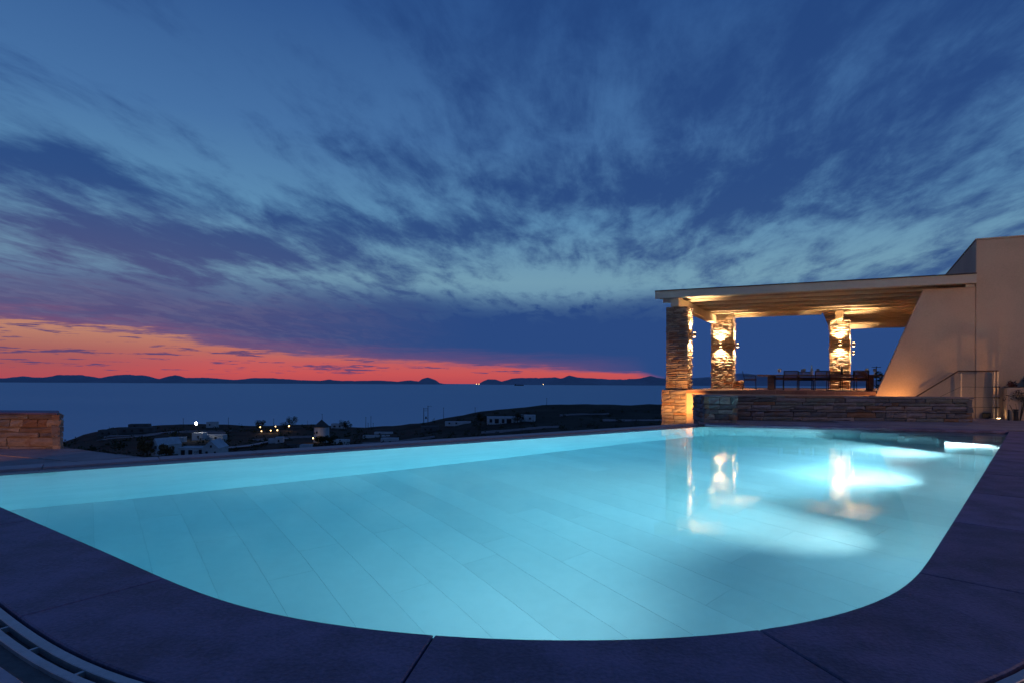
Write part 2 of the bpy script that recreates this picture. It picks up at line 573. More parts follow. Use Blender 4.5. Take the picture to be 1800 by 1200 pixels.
# rough slab stones: one set of shared meshes, scaled per stone
STONES = []
rs = random.Random(3)
for k in range(12):
    vs, fs = [], []
    nx, nz = 4, 3
    for j in range(nz):
        for i in range(nx):
            fx, fz = i / (nx - 1), j / (nz - 1)
            edge = i in (0, nx - 1) or j in (0, nz - 1)
            x = fx - 0.5 + (0 if i in (0, nx - 1) else rs.uniform(-.10, .10))
            z = fz - 0.5 + (0 if j in (0, nz - 1) else rs.uniform(-.16, .16))
            if edge:
                x += rs.uniform(-.02, .0) * (1 if fx > .5 else -1)
                z += rs.uniform(-.07, .0) * (1 if fz > .5 else -1)
            y = -0.5 + (rs.uniform(0.10, 0.42) if edge else rs.uniform(-.10, .12))
            vs.append((x, y, z))
    for j in range(nz - 1):
        for i in range(nx - 1):
            p = j * nx + i
            fs.append((p, p + 1, p + nx + 1, p + nx))
    rim = [i for i in range(nx)] + [nx * (j + 1) - 1 for j in range(1, nz)] + [nx * (nz - 1) + i for i in range(nx - 2, -1, -1)] + [nx * j for j in range(nz - 2, 0, -1)]
    b0 = len(vs)
    for i in rim:
        vs.append((vs[i][0], 0.5, vs[i][2]))
    m_ = len(rim)
    for i in range(m_):
        j = (i + 1) % m_
        fs.append((rim[j], rim[i], b0 + i, b0 + j))
    STONES.append((vs, fs))
STONE_MESH = {}


def stone_mesh(mat, k):
    if (mat, k) not in STONE_MESH:
        me = bpy.data.meshes.new('stone')
        me.from_pydata(STONES[k][0], [], STONES[k][1])
        me.materials.append(MT[mat])
        STONE_MESH[(mat, k)] = me
    return STONE_MESH[(mat, k)]


def stone_face(root, p0, d, width, z0, z1, mat, rng, hr=(.08, .13), lr=(.22, .5), depth=.14, out=.06, gap=.006, jut=.024, name='stone'):
    """courses of stones on a wall face that runs from p0 along d (wall to the left of d)"""
    d = Vector(d).normalized()
    inw = Vector((-d.y, d.x))
    ang = math.atan2(d.y, d.x)
    z = z0
    while z < z1 - 0.02:
        hgt = rng.uniform(*hr)
        if z1 - (z + hgt) < hr[0] * 0.7:
            hgt = z1 - z
        x = -0.03
        end = width + 0.03
        while x < end - 0.02:
            ln = rng.uniform(*lr)
            if end - (x + ln) < lr[0] * 0.7:
                ln = end - x
            prot = out + rng.uniform(-.5, .5) * jut
            o = bpy.data.objects.new(name, stone_mesh(mat, rng.randrange(12)))
            col.objects.link(o)
            o.parent = root
            c = Vector(p0) + d * (x + ln / 2) + inw * (depth / 2 - prot)
            o.location = (c.x - root.location.x, c.y - root.location.y, z + hgt / 2 - root.location.z)
            o.rotation_euler = (0, rng.uniform(-.012, .012), ang + rng.uniform(-.02, .02))
            o.scale = (ln - gap, depth, hgt - gap)
            x += ln
        z += hgt


def leaf_mesh(rng, centres, leaf, count):
    """leaf-sized quads spread through clumps (x, y, z, radius)"""
    mb = MB()
    for _ in range(count):
        cx, cy, cz, r = rng.choice(centres)
        while True:
            p = Vector((rng.uniform(-1, 1), rng.uniform(-1, 1), rng.uniform(-1, 1)))
            if 0.25 < p.length < 1:
                break
        c = Vector((cx, cy, cz)) + p * r
        u = Vector((rng.uniform(-1, 1), rng.uniform(-1, 1), rng.uniform(-1, 1))).normalized()
        v = u.orthogonal().normalized()
        s = leaf * rng.uniform(.6, 1.3)
        mb.add([c - u * s, c + v * s * .5, c + u * s, c - v * s * .5], [(0, 1, 2, 3)])
    return mb


# ------------------------------------------------------------------ the land, the sea and the islands
SKYL = [(-2.0, .120), (-.9, .118), (-.78, .106), (-.752, .0955), (-.727, .089), (-.705, .083), (-.651, .082), (-.611, .078), (-.555, .0755), (-.5, .0765),
        (-.46, .079), (-.41, .077), (-.36, .075), (-.30, .079), (-.26, .081), (-.2, .0765), (-.16, .072), (-.10, .061), (-.04, .0495), (.067, .0395),
        (.133, .0372), (.2, .039), (.264, .037), (.4, .036), (.65, .034), (2.0, .034)]
BASE = [(6, .30), (12, .27), (30, .215), (60, .185), (100, .157), (150, .134), (250, .104), (330, .088), (420, .075)]


def lerp(t, x):
    if x <= t[0][0]:
        return t[0][1]
    for (x0, y0), (x1, y1) in zip(t, t[1:]):
        if x <= x1:
            return y0 + (y1 - y0) * (x - x0) / (x1 - x0)
    return t[-1][1]


def terrain(x, y):
    u = x / max(y, 1)
    d = y
    k = min(1, max(0, (d - 40) / 380.))
    r = lerp(BASE, min(d, 420)) + (lerp(SKYL, u) - .075) * k
    z = 1.05 - min(d, 420) * r
    bump = .55 * math.sin(x * .047 + 1.3) * math.sin(y * .039 + .4) + .3 * math.sin(x * .11 + y * .07)
    z += bump * min(1, max(0, (d - 30) / 60.)) * min(1, max(0, (420 - d) / 60.))
    if d > 420:
        z -= (d - 420) * .22
    return max(z, -70)


mb = MB()
NU, ND = 220, 90
for j in range(ND):
    D = 19 * (620 / 19.) ** (j / (ND - 1))
    for i in range(NU):
        u = -1.7 + 3.4 * i / (NU - 1)
        z = terrain(u * D, D)
        z += (noise.noise((u * D * .08, D * .08, 0)) * .7 + noise.noise((u * D * .3, D * .3, 4)) * .25) * min(1, max(0, (D - 40) / 60))
        mb.v.append((u * D, D, z))
mb.f = [(j * NU + i, j * NU + i + 1, (j + 1) * NU + i + 1, (j + 1) * NU + i) for j in range(ND - 1) for i in range(NU - 1)]
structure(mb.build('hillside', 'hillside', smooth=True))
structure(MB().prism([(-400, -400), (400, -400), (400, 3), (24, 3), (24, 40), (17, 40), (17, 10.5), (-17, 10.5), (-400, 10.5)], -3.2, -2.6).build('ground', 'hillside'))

SEA = -50.0
mb = MB()
mb.add([(-20000, 300, SEA), (20000, 300, SEA), (20000, 16000, SEA), (-20000, 16000, SEA)], [(0, 1, 2, 3)])
structure(mb.build('sea', 'sea'))

# far islands: ridge heights in metres over the sea against bearing (x per unit of depth)
RIDGE = [(-1.3, 70), (-.9, 68), (-.86, 100), (-.825, 80), (-.80, 125), (-.76, 125), (-.725, 84), (-.69, 135), (-.65, 128), (-.62, 66), (-.594, 135), (-.575, 90),
         (-.55, 92), (-.525, 88), (-.49, 58), (-.45, 92), (-.42, 90), (-.37, 60), (-.34, 52), (-.32, 72), (-.30, 52), (-.26, 56), (-.23, 60), (-.2, 42), (-.18, 66), (-.165, 52), (-.155, 30),
         (-.14, 24)]
ISLET = [(-.185, 6), (-.165, 32), (-.157, 90), (-.148, 112), (-.138, 82), (-.128, 26), (-.115, 8), (-.095, 4)]
RIDGE2 = [(-.060, 6), (-.05, 60), (-.042, 96), (-.03, 84), (-.018, 52), (.0, 102), (.025, 118), (.05, 112), (.075, 122), (.088, 110), (.10, 158), (.118, 122), (.14, 112), (.17, 100), (.2, 96), (.225, 112),
          (.24, 160), (.255, 132), (.28, 100), (.32, 125), (.36, 150), (.40, 205), (.43, 190), (.48, 150), (.55, 120), (.7, 110), (1.2, 90)]


def island(name, prof, D, deep, label, seed, step=.0035):
    m_ = MB()
    u0, u1 = prof[0][0], prof[-1][0]
    n = int((u1 - u0) / step) + 2
    rows = [(-.9, 0.0), (-.5, .32), (-.22, .72), (0, 1.0), (.4, .55), (1.0, 0)]
    for i in range(n):
        u = u0 + (u1 - u0) * i / (n - 1)
        hgt = lerp(prof, u) * 1.3
        hgt *= 1 + .10 * noise.noise((u * 60, seed, 0)) + .05 * noise.noise((u * 190, seed, 2))
        for k, (o, f) in enumerate(rows):
            y = D + o * deep
            m_.v.append((u * D + noise.noise((u * 40, k, seed)) * 60, y, SEA - 3 + hgt * f * (1 + .15 * noise.noise((u * 80, k * 3, seed)) * (f < 1))))
    K = len(rows)
    m_.f = [(i * K + k, (i + 1) * K + k, (i + 1) * K + k + 1, i * K + k + 1) for i in range(n - 1) for k in range(K - 1)]
    o = structure(m_.build(name, 'rock_sea', smooth=True))
    o['label'] = label
    return o


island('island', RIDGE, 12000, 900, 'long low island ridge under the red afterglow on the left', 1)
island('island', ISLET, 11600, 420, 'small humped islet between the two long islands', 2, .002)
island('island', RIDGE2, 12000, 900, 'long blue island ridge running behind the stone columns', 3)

# ------------------------------------------------------------------ the pool
INNER = [(11.247, 12.819), (3.717, 4.681), (2.491, 3.359), (2.295, 3.147), (2.137, 2.990), (1.951, 2.835), (1.844, 2.757), (1.631, 2.620), (1.432, 2.520), (1.186, 2.425),
         (0.95, 2.360), (0.699, 2.317), (0.45, 2.294), (0.233, 2.284), (0.005, 2.288), (-0.327, 2.325), (-0.719, 2.408), (-0.992, 2.494), (-1.323, 2.648), (-1.8, 2.962), (-2.364, 3.372), (-4.173, 4.642), (-6.25, 6.11)]
# even resampling, then smoothing of the near bend
seg = []
for p, q in zip(INNER, INNER[1:]):
    p, q = Vector(p), Vector(q)
    n = max(1, int((q - p).length / .06))
    seg += [p + (q - p) * i / n for i in range(n)]
seg.append(Vector(INNER[-1]))
for _ in range(40):
    seg = [seg[0]] + [(seg[i - 1] + seg[i] * 2 + seg[i + 1]) / 4 for i in range(1, len(seg) - 1)] + [seg[-1]]
CURVE = seg
ARC = [0.0]
for p, q in zip(CURVE, CURVE[1:]):
    ARC.append(ARC[-1] + (q - p).length)
NORM = []
for i in range(len(CURVE)):
    d = (CURVE[min(i + 1, len(CURVE) - 1)] - CURVE[max(i - 1, 0)]).normalized()
    NORM.append(Vector((-d.y, d.x)))


def at(s, off=0.0):
    s = min(max(s, 0.0), ARC[-1] - 1e-4)
    i = next(k for k in range(len(ARC) - 1) if ARC[k + 1] > s)
    f = (s - ARC[i]) / (ARC[i + 1] - ARC[i])
    p = CURVE[i].lerp(CURVE[i + 1], f)
    n = NORM[i].lerp(NORM[i + 1], f).normalized()
    return p + n * off


def band(s0, s1, o0, o1, step=.12):
    n = max(1, int((s1 - s0) / step))
    ss = [s0 + (s1 - s0) * i / n for i in range(n + 1)]
    return [tuple(at(s, o0)) for s in ss] + [tuple(at(s, o1)) for s in reversed(ss)]


def nearest_s(x, y):
    return ARC[min(range(len(CURVE)), key=lambda i: (CURVE[i] - Vector((x, y))).length)]


WZ = -0.06
FAR_L, FAR_R = Vector((5.02, 14.52)), Vector((11.247, 12.819))
LIP0, LIP1 = Vector((-6.25, 6.37)), Vector((5.02, 14.62))
lipd = (LIP1 - LIP0).normalized()
lipn = Vector((-lipd.y, lipd.x))
POOL = [tuple(p) for p in CURVE[::2]] + [tuple(LIP0), tuple(FAR_L)]
POOL = POOL[::-1]           # counter-clockwise
FLOOR = -2.25


def clip(poly, conv):
    out = poly
    for i in range(len(conv)):
        a, b = conv[i], conv[(i + 1) % len(conv)]
        if (Vector(b) - Vector(a)).length < 1e-6:
            continue
        side = lambda p: (b[0] - a[0]) * (p[1] - a[1]) - (b[1] - a[1]) * (p[0] - a[0])
        src, out = out, []
        for k in range(len(src)):
            p, q = src[k], src[(k + 1) % len(src)]
            sp, sq = side(p), side(q)
            if sp >= 0:
                out.append(p)
            if sp * sq < 0:
                t = sp / (sp - sq)
                out.append((p[0] + (q[0] - p[0]) * t, p[1] + (q[1] - p[1]) * t))
        if len(out) < 3:
            return []
    return out


basin = structure(empty('pool_basin', (2.5, 8.5, 0)))
basin['label'] = 'long pale tiled swimming pool with a rounded near end'
ring = [Vector(p) for p in POOL]
mb = MB()
n = len(ring)
for p in ring:
    mb.v += [(p.x, p.y, WZ - .002), (p.x, p.y, FLOOR - .1)]
mb.f = [(2 * i, 2 * i + 1, 2 * ((i + 1) % n) + 1, 2 * ((i + 1) % n)) for i in range(n)]
mb.build('pool_wall', 'pool_wall', basin)
MB().prism(POOL, FLOOR - .2, FLOOR - .005).build('floor_bed', 'grout', basin)
# floor planks
pd = Vector((-.6, .8))
pn = Vector((.8, .6))
rng = random.Random(11)
PW = 0.42
for j in range(-24, 44):
    x = -14 + rng.uniform(0, 2)
    while x < 20:
        L = rng.choice((2.1, 2.8, 2.8, 3.5))
        g = .0012
        c = [pd * (x + g) + pn * (j * PW + g), pd * (x + L - g) + pn * (j * PW + g), pd * (x + L - g) + pn * ((j + 1) * PW - g), pd * (x + g) + pn * ((j + 1) * PW - g)]
        c = [tuple(p + Vector((2.5, 8.0))) for p in c]
        if sum(c[i][0] * c[(i + 1) % 4][1] - c[(i + 1) % 4][0] * c[i][1] for i in range(4)) < 0:
            c = c[::-1]
        poly = clip(c, POOL)
        if len(poly) >= 3:
            ar = abs(sum(poly[i][0] * poly[(i + 1) % len(poly)][1] - poly[(i + 1) % len(poly)][0] * poly[i][1] for i in range(len(poly)))) / 2
            if ar > .02:
                MB().prism(poly, FLOOR - .03, FLOOR + rng.uniform(-.0006, .0006)).build('floor_tile', 'pool_tile', basin)
        x += L

# steps in the far right corner and a bench on the right wall
fdir = (FAR_R - FAR_L).normalized()
fin = Vector((fdir.y, -fdir.x))                    # into the pool from the far wall
rdir = (CURVE[0] - CURVE[20]).normalized()          # along the right wall, away from the camera


def step(len_, wid, ztop, name='pool_step'):
    a = FAR_R + Vector((.0, .0))
    rr = .35
    poly = [a, a - fdir * len_]
    for k in range(1, 7):
        t = k / 6 * math.pi / 2
        poly.append(a - fdir * (len_ + rr * math.sin(t) * .6) + fin * (wid - rr + rr * (1 - math.cos(t))) if k > 1 else a - fdir * (len_ + .1) + fin * (wid - rr))
    poly.append(a + fin * wid - rdir * .0 + fdir * -.25)
    cl_ = clip([tuple(p) for p in poly][::1] if sum(poly[i].x * poly[(i + 1) % len(poly)].y - poly[(i + 1) % len(poly)].x * poly[i].y for i in range(len(poly))) > 0 else [tuple(p) for p in poly][::-1], POOL)
    if len(cl_) >= 3:
        MB().prism(cl_, FLOOR - .02, ztop, .02).build(name, 'pool_wall', basin)


step(2.9, .42, -.26)
step(2.3, .84, -.50)
step(1.7, 1.26, -.76)
# low bench block on the right wall
bp_ = at(3.05)
inw = -NORM[5]
rd = (CURVE[0] - CURVE[12]).normalized()
MB().prism([tuple(bp_), tuple(bp_ + rd * .5), tuple(bp_ + rd * .5 + inw * .9), tuple(bp_ + inw * .9)], FLOOR, -.30, .02).build('pool_bench', 'pool_wall', basin)
# skimmer slot in the far wall
sk = FAR_L + fdir * .62
MB().prism([tuple(sk + fin * .012), tuple(sk + fin * .012 + fdir * .26), tuple(sk + fdir * .26 - fin * .02), tuple(sk - fin * .02)], WZ - .07, WZ - .03).build('skimmer_slot', 'black', basin)

# water
grow = [(p[0], p[1]) for p in POOL]
cx, cy = sum(p[0] for p in grow) / len(grow), sum(p[1] for p in grow) / len(grow)
grow = [(cx + (x - cx) * 1.001, cy + (y - cy) * 1.001) for x, y in grow]
structure(MB().prism(grow, FLOOR - .15, WZ).build('pool_water', 'pool_water'))

# slate coping round the near end and along the right side
coping = structure(empty('pool_coping', (0, 2, 0)))
CW = .58
cuts = [nearest_s(-3.615, 4.234), nearest_s(-1.845, 2.984), nearest_s(-.341, 2.309), nearest_s(1.069, 2.392), nearest_s(2.321, 3.129)]
s = cuts[-1]
while s > 1.9:
    s -= 1.62
    cuts.append(s)
cuts += [cuts[0] + 1.7, ARC[-1], 0.0]
cuts = sorted(set(cuts))
for s0, s1 in zip(cuts, cuts[1:]):
    if s1 - s0 < .05:
        continue
    MB().prism(band(s0 + .004, s1 - .004, -.025, CW), -.045, 0.0, .006).build('coping_slab', 'slate', coping)
bd = structure(MB().prism(band(0, ARC[-1], .012, CW + .02, .2), -.3, -.046).build('coping_bed', 'slate_edge'))
# slot drain outside the coping
drain = thing('slot_drain', 'curved metal slot drain running along the outside of the dark coping', 'drain', (0, 2, 0))
MB().prism(band(4.0, ARC[-1], CW + .016, CW + .054, .12), -.05, -.004, .003).build('drain_rail', 'drain', drain)
MB().prism(band(4.0, ARC[-1], CW + .086, CW + .120, .12), -.05, -.004, .003).build('drain_rail', 'drain', drain)
MB().prism(band(4.0, ARC[-1], CW + .054, CW + .086, .12), -.06, -.033).build('slot_shade', 'black', drain)  # black strip just under the bars, painting the deep slot's shade
s = 4.1
while s < ARC[-1]:
    MB().prism(band(s, s + .012, CW + .053, CW + .087, .012), -.032, -.010).build('cross_bar', 'drain', drain)
    s += .315
# crazy paving outside the drain
terr = structure(empty('pool_terrace', (0, 1, 0)))
MB().prism(band(0, ARC[-1], CW + .120, 13.0, .4), -.25, -.022).build('paving_bed', 'mortar', terr)
rng = random.Random(5)
gs, go = .46, .38
s_lo, s_hi = 6.0, ARC[-1] - .2
jit = {}


def corner(i, j):
    if (i, j) not in jit:
        jit[(i, j)] = (s_lo + i * gs + (j % 2) * gs * .5 + rng.uniform(-.13, .13), CW + .16 + j * go + (rng.uniform(-.11, .11) if j else 0.02))
    return jit[(i, j)]


ni = int((s_hi - s_lo) / gs)
for j in range(5):
    for i in range(ni - 1):
        c = [corner(i, j), corner(i + 1, j), corner(i + 1, j + 1), corner(i, j + 1)]
        p4 = [at(a_, b_) for a_, b_ in c]
        m_ = sum(p4, Vector((0, 0))) / 4
        poly = []
        for k in range(4):
            p, q = p4[k], p4[(k + 1) % 4]
            for f in (0.12, 0.5, 0.88):
                r = p.lerp(q, f)
                r = m_ + (r - m_) * rng.uniform(.84, .93)
                poly.append(tuple(r))
        MB().prism(poly, -.06, -.008 + rng.uniform(-.004, .003), .008).build('flagstone', 'flag', terr)

# infinity edge: wet ledge and lip stones
lip = structure(empty('pool_lip', (0, 10, WZ)))
A_, B_ = LIP0 - lipd * .5, LIP1 + lipd * .2
Ltot = (B_ - A_).length
MB().prism([tuple(A_), tuple(B_), tuple(B_ + lipn * .30), tuple(A_ + lipn * .30)], -3.4, WZ + .004, .004).build('wet_ledge', 'lip_wet', lip)
k = 0.0
while k < Ltot:
    L = min(1.25, Ltot - k)
    p = A_ + lipd * (k + .004) + lipn * .302
    q = A_ + lipd * (k + L - .004) + lipn * .302
    MB().prism([tuple(p), tuple(q), tuple(q + lipn * .36), tuple(p + lipn * .36)], -.35, -.028, .006).build('lip_stone', 'lip', lip)
    k += L
MB().prism([tuple(A_ + lipn * .302), tuple(B_ + lipn * .302), tuple(B_ + lipn * .62), tuple(A_ + lipn * .62)], -3.4, -.352).build('lip_wall', 'stucco', lip)

# far coping and the paved strip behind it
far = structure(empty('far_coping', (8, 14, 0)))
L = (FAR_R - FAR_L).length
k = -.1
while k < L:
    m_ = min(1.3, L - k)
    p, q = FAR_L + fdir * (k + .004), FAR_L + fdir * (k + m_ - .004)
    bk = -fin * .42
    MB().prism([tuple(p + fin * .03), tuple(q + fin * .03), tuple(q + bk), tuple(p + bk)], WZ + .006, 0.0, .006).build('coping_slab', 'slate', far)
    MB().prism([tuple(p + fin * .018), tuple(q + fin * .018), tuple(q), tuple(p)], WZ - .02, WZ + .005).build('coping_shade', 'slate_edge', far)  # near-black strip, shadow gap under the overhanging slabs put into its colour
    k += m_
MB().prism([tuple(FAR_L - fdir * .25), tuple(FAR_R + fdir * 9), tuple(FAR_R + fdir * 9 - fin * 9), tuple(FAR_L - fdir * .25 - fin * 2.6), ], -.6, -.016).build('paving_bed', 'mortar', far)
rng = random.Random(9)
for row, (o0, o1) in enumerate(((.424, 1.15), (1.15, 1.9), (1.9, 2.7), (2.7, 3.5), (3.5, 4.4), (4.4, 5.4))):
    k = -.2 if row < 2 else 3.5
    while k < 13:
        m_ = rng.uniform(.7, 1.15)
        p, q = FAR_L + fdir * (k + .006), FAR_L + fdir * (k + m_ - .006)
        MB().prism([tuple(p - fin * (o0 + .004)), tuple(q - fin * (o0 + .004)), tuple(q - fin * (o1 - .006)), tuple(p - fin * (o1 - .006))], -.04, -.001 + rng.uniform(-.003, .001), .004).build('paving_slab', 'paving', far)
        k += m_

# pool lamps on the right wall
for i, (s, watt) in enumerate(((3.45, 860), (6.8, 1000), (10.2, 1120), (13.6, 920))):
    p = at(s, -.03)
    i0 = min(range(len(ARC)), key=lambda q: abs(ARC[q] - s))
    nn = -NORM[i0]
    nm = ('farthest round underwater lamp on the right pool wall beside the bench', 'second round underwater lamp from the far end of the right pool wall',
          'third round underwater lamp from the far end of the right pool wall', 'nearest underwater lamp on the right, set in the rounded near end of the pool')[i]
    t = thing('pool_lamp', nm, 'lamp', (p.x, p.y, -.55), 'underwater pool lamps')
    m1, m2 = MB(), MB()
    n3 = Vector((nn.x, nn.y, 0))
    c = Vector((p.x, p.y, -.55))
    m1.tube(c - n3 * .02, c + n3 * .03, .13, .12, 20)
    m1.build('ring', 'steel', t)
    m2.tube(c + n3 * .031, c + n3 * .04, .09, .085, 18)
    m2.build('lens', 'glow_pool', t)
    spot('pool_beam', c + n3 * .07, n3 + Vector((0, 0, -.05 if i < 2 else .16)), watt, (0.90, 0.97, 1.0), 136 if i < 2 else 122, .6 if i < 2 else .9, t, .06)
    spot('pool_spill', c + n3 * .07, n3 + Vector((0, 0, -.3)), watt * .07, (0.90, 0.97, 1.0), 178, .2, t, .06)
    if i < 3:
        spot('pool_core_beam', c + n3 * .07, n3 + Vector((0, 0, -1.15)), (800, 720, 330)[i], (1.0, 0.86, 0.82), 44, 1.0, t, .06)

# ------------------------------------------------------------------ terrace, pergola and house (a = along the front, b = towards the back)
O = Vector((5.442, 21.4))
a_ = Vector((.9241, -.382)).normalized()
b_ = Vector((.514, .857)).normalized()


def AB(s, t):
    p = O + a_ * s + b_ * t
    return (p.x, p.y)


def quad(s0, s1, t0, t1):
    return [AB(s0, t0), AB(s1, t0), AB(s1, t1), AB(s0, t1)]


DECK = .80
deck = structure(empty('deck', (*AB(5, 5), 0)))
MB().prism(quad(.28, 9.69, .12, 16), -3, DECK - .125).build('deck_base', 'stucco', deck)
rng = random.Random(21)
k = 1.08
while k < 7.05:
    m_ = min(rng.uniform(.7, 1.3), 7.06 - k)
    MB().prism(quad(k + .003, k + m_ - .003, -.05, .5), DECK - .12, DECK, .008).build('edge_slab', 'slab', deck)
    k += m_
MB().prism(quad(.9, 1.077, .9, 16) if False else quad(.28, 9.69, .503, 16), DECK - .12, DECK - .004).build('deck_floor', 'slab', deck)

# slanted white wall
sw = thing('slanted_wall', 'white stucco buttress wall with a steep slanted left edge under the pergola', 'wall', (*AB(8.5, .15), 0))
prof = [(6.62, -.1), (7.06, .72), (8.343, 4.07), (9.70, 4.075), (9.70, -.1)]
mb = MB()
vs = [(*AB(s, .018), z) for s, z in prof] + [(*AB(s, .50), z) for s, z in prof]
n = len(prof)
mb.add(vs, [tuple(range(n)), tuple(range(2 * n - 1, n - 1, -1))] + [(i, n + i, n + (i + 1) % n, (i + 1) % n) for i in range(n)])
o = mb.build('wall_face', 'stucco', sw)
bv = o.modifiers.new('soft edge', 'BEVEL')
bv.width = .025
bv.segments = 2

# retaining wall under the deck
rw = thing('retaining_wall', 'low white stucco wall holding up the deck behind the stone planter', 'wall', (*AB(4, .1), 0))
MB().prism(quad(1.0, 6.60, .02, .114), -.1, DECK - .122).build('wall_face', 'stucco', rw)

# house block
hs = thing('house', 'tall plain white stucco house block at the right edge', 'house', (*AB(12, 2), 0))
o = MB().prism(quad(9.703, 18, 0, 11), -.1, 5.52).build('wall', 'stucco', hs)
bv = o.modifiers.new('soft edge', 'BEVEL')
bv.width = .03
bv.segments = 2
MB().prism(quad(9.69, 18, -.012, 11), 5.521, 5.56).build('parapet_cap', 'stucco', hs)


# stone columns
def column(label, s, t, wa, wb, z0, z1, seed, ped=None):
    p = AB(s, t)
    c = thing('stone_column', label, 'column', (*AB(s + wa / 2, t + wb / 2), z0), 'dry stone columns under the pergola')
    r_ = random.Random(seed)
    MB().prism(quad(s + .03, s + wa - .03, t + .03, t + wb - .03), z0, z1 - .01).build('core', 'core', c)
    stone_face(c, AB(s, t), a_, wa, z0, z1, 'schist', r_, (.055, .095), (.2, .48))
    stone_face(c, AB(s + wa, t), b_, wb, z0, z1, 'schist', r_, (.055, .095), (.2, .48))
    stone_face(c, AB(s, t + wb), -b_, wb, z0, z1, 'schist', r_, (.09, .15), (.35, .7))
    if ped:
        ps, pt, pw, pb, pz0 = ped
        MB().prism(quad(ps + .03, ps + pw - .03, pt + .03, pt + pb - .03), pz0, z0 - .01).build('pedestal_core', 'core', c)
        stone_face(c, AB(ps, pt), a_, pw, pz0, z0, 'schist', r_, (.09, .16), (.25, .5))
        stone_face(c, AB(ps, pt + pb), -b_, pb, pz0, z0, 'schist', r_, (.12, .2), (.35, .6))
    return c


column('front left stone column on a wide pedestal at the pool corner', .34, .10, .72, .72, DECK, 3.87, 31, (.22, -.02, .84, 1.0, -.9))
column('back left stone column with two lit wall lamps and a low ledge', .60, 6.7, .90, .72, DECK, 4.10, 32)
column('back middle stone column behind the dining table', 5.53, 6.7, .70, .72, DECK, 3.84, 33)
column('rearmost stone column half hidden behind the back middle column', 5.53, 13.6, .70, .72, DECK, 3.84, 34)
lg = thing('stone_ledge', 'low stone block beside the foot of the back left column', 'ledge', (*AB(1.7, 7.1), DECK))
MB().prism(quad(1.53, 1.84, 6.93, 7.6), DECK, 1.17).build('core', 'core', lg)
r_ = random.Random(40)
stone_face(lg, AB(1.52, 6.92), a_, .33, DECK, 1.19, 'schist', r_, (.1, .14), (.16, .33))
stone_face(lg, AB(1.85, 6.92), b_, .68, DECK, 1.19, 'schist', r_, (.1, .14), (.2, .4))

# pergola
pg = thing('pergola', 'cream timber pergola roof with long joists on stone columns', 'pergola', (*AB(4, 3), 3.87))
MB().prism(quad(0, 9.69, -.25, -.16), 4.16, 4.43).build('fascia', 'cream', pg)
MB().prism(quad(-.0, 9.69, -.30, 7.15), 4.431, 4.455).build('roof_board', 'slate_edge', pg)
MB().prism(quad(0, 9.69, -.155, 7.10), 4.29, 4.43).build('ceiling_board', 'ceiling', pg)
MB().prism(quad(5.18, 9.69, 7.16, 15.0), 4.29, 4.43).build('ceiling_board', 'ceiling', pg)
MB().prism(quad(5.18, 9.69, 7.16, 15.0), 4.431, 4.455).build('roof_board', 'slate_edge', pg)
t = .28
while t < 14.9:
    s0 = .02 if t < 7.1 else 5.20
    MB().prism(quad(s0, 9.68, t, t + .10), 4.205, 4.289).build('joist', 'cream', pg)
    t += 1.12
MB().prism(quad(0, 5.17, 7.03, 7.095), 4.12, 4.289).build('fascia', 'cream', pg)
MB().prism(quad(5.18, 9.69, 14.92, 14.99), 4.10, 4.289).build('fascia', 'cream', pg)
MB().prism(quad(.52, .80, -.08, 6.66), 3.875, 4.204).build('beam', 'cream', pg)
MB().prism(quad(.52, .60, .0, .05), 3.9, 3.95).build('beam_peg', 'cream', pg)
MB().prism(quad(5.72, 6.02, 6.45, 14.4), 3.845, 4.204).build('beam', 'cream', pg)
MB().prism(quad(.22, .51, .0, .09), 4.03, 4.16).build('bracket', 'cream', pg)
MB().prism(quad(9.45, 9.68, .02, .6), 4.08, 4.16).build('bracket', 'cream', pg)

# wall lamps: small up and down cylinders
WARM = (1.0, 0.68, 0.36)


def wall_lamp(label, base, out, z, watt=520):
    out = Vector(out).normalized()
    c = Vector((base[0], base[1])) + out * .19
    t_ = thing('wall_lamp', label, 'lamp', (c.x, c.y, z), 'up and down wall lamps on the columns')
    MB().tube((c.x, c.y, z - .075), (c.x, c.y, z + .075), .05, .05, 16).build('housing', 'bronze', t_)
    m_ = MB()
    m_.tube((base[0], base[1], z), (c.x - out.x * .04, c.y - out.y * .04, z), .02, .02, 8)
    m_.build('arm', 'bronze', t_)
    MB().tube((base[0] + out.x * .045, base[1] + out.y * .045, z), (base[0] + out.x * .075, base[1] + out.y * .075, z), .07, .07, 14).build('wall_plate', 'bronze', t_)
    for sgn, nm in ((1, 'upper_lens'), (-1, 'lower_lens')):
        MB().tube((c.x, c.y, z + sgn * .076), (c.x, c.y, z + sgn * .082), .042, .042, 14).build(nm, 'glow_warm', t_)
        spot('beam', (c.x, c.y, z + sgn * .10), (-.10 * out.x, -.10 * out.y, sgn), watt, WARM, 110, .8, t_, .03)


nf = Vector((a_.y, -a_.x))            # out of the front faces
nr = Vector((b_.y, -b_.x))            # out of the right faces
wall_lamp('lit wall lamp on the right face of the front left column', AB(1.06, .46), nr, 2.84)
wall_lamp('lit wall lamp on the front face of the back left column', AB(1.0, 6.7), nf, 2.82)
wall_lamp('lit wall lamp on the right face of the back left column', AB(1.50, 7.06), nr, 2.82)
wall_lamp('lit wall lamp on the front face of the back middle column', AB(5.88, 6.7), nf, 2.80)
wall_lamp('lit wall lamp on the right face of the back middle column', AB(6.23, 7.06), nr, 2.76)
wall_lamp('lit wall lamp on the right face of the rearmost column', AB(6.23, 13.9), nr, 2.72)

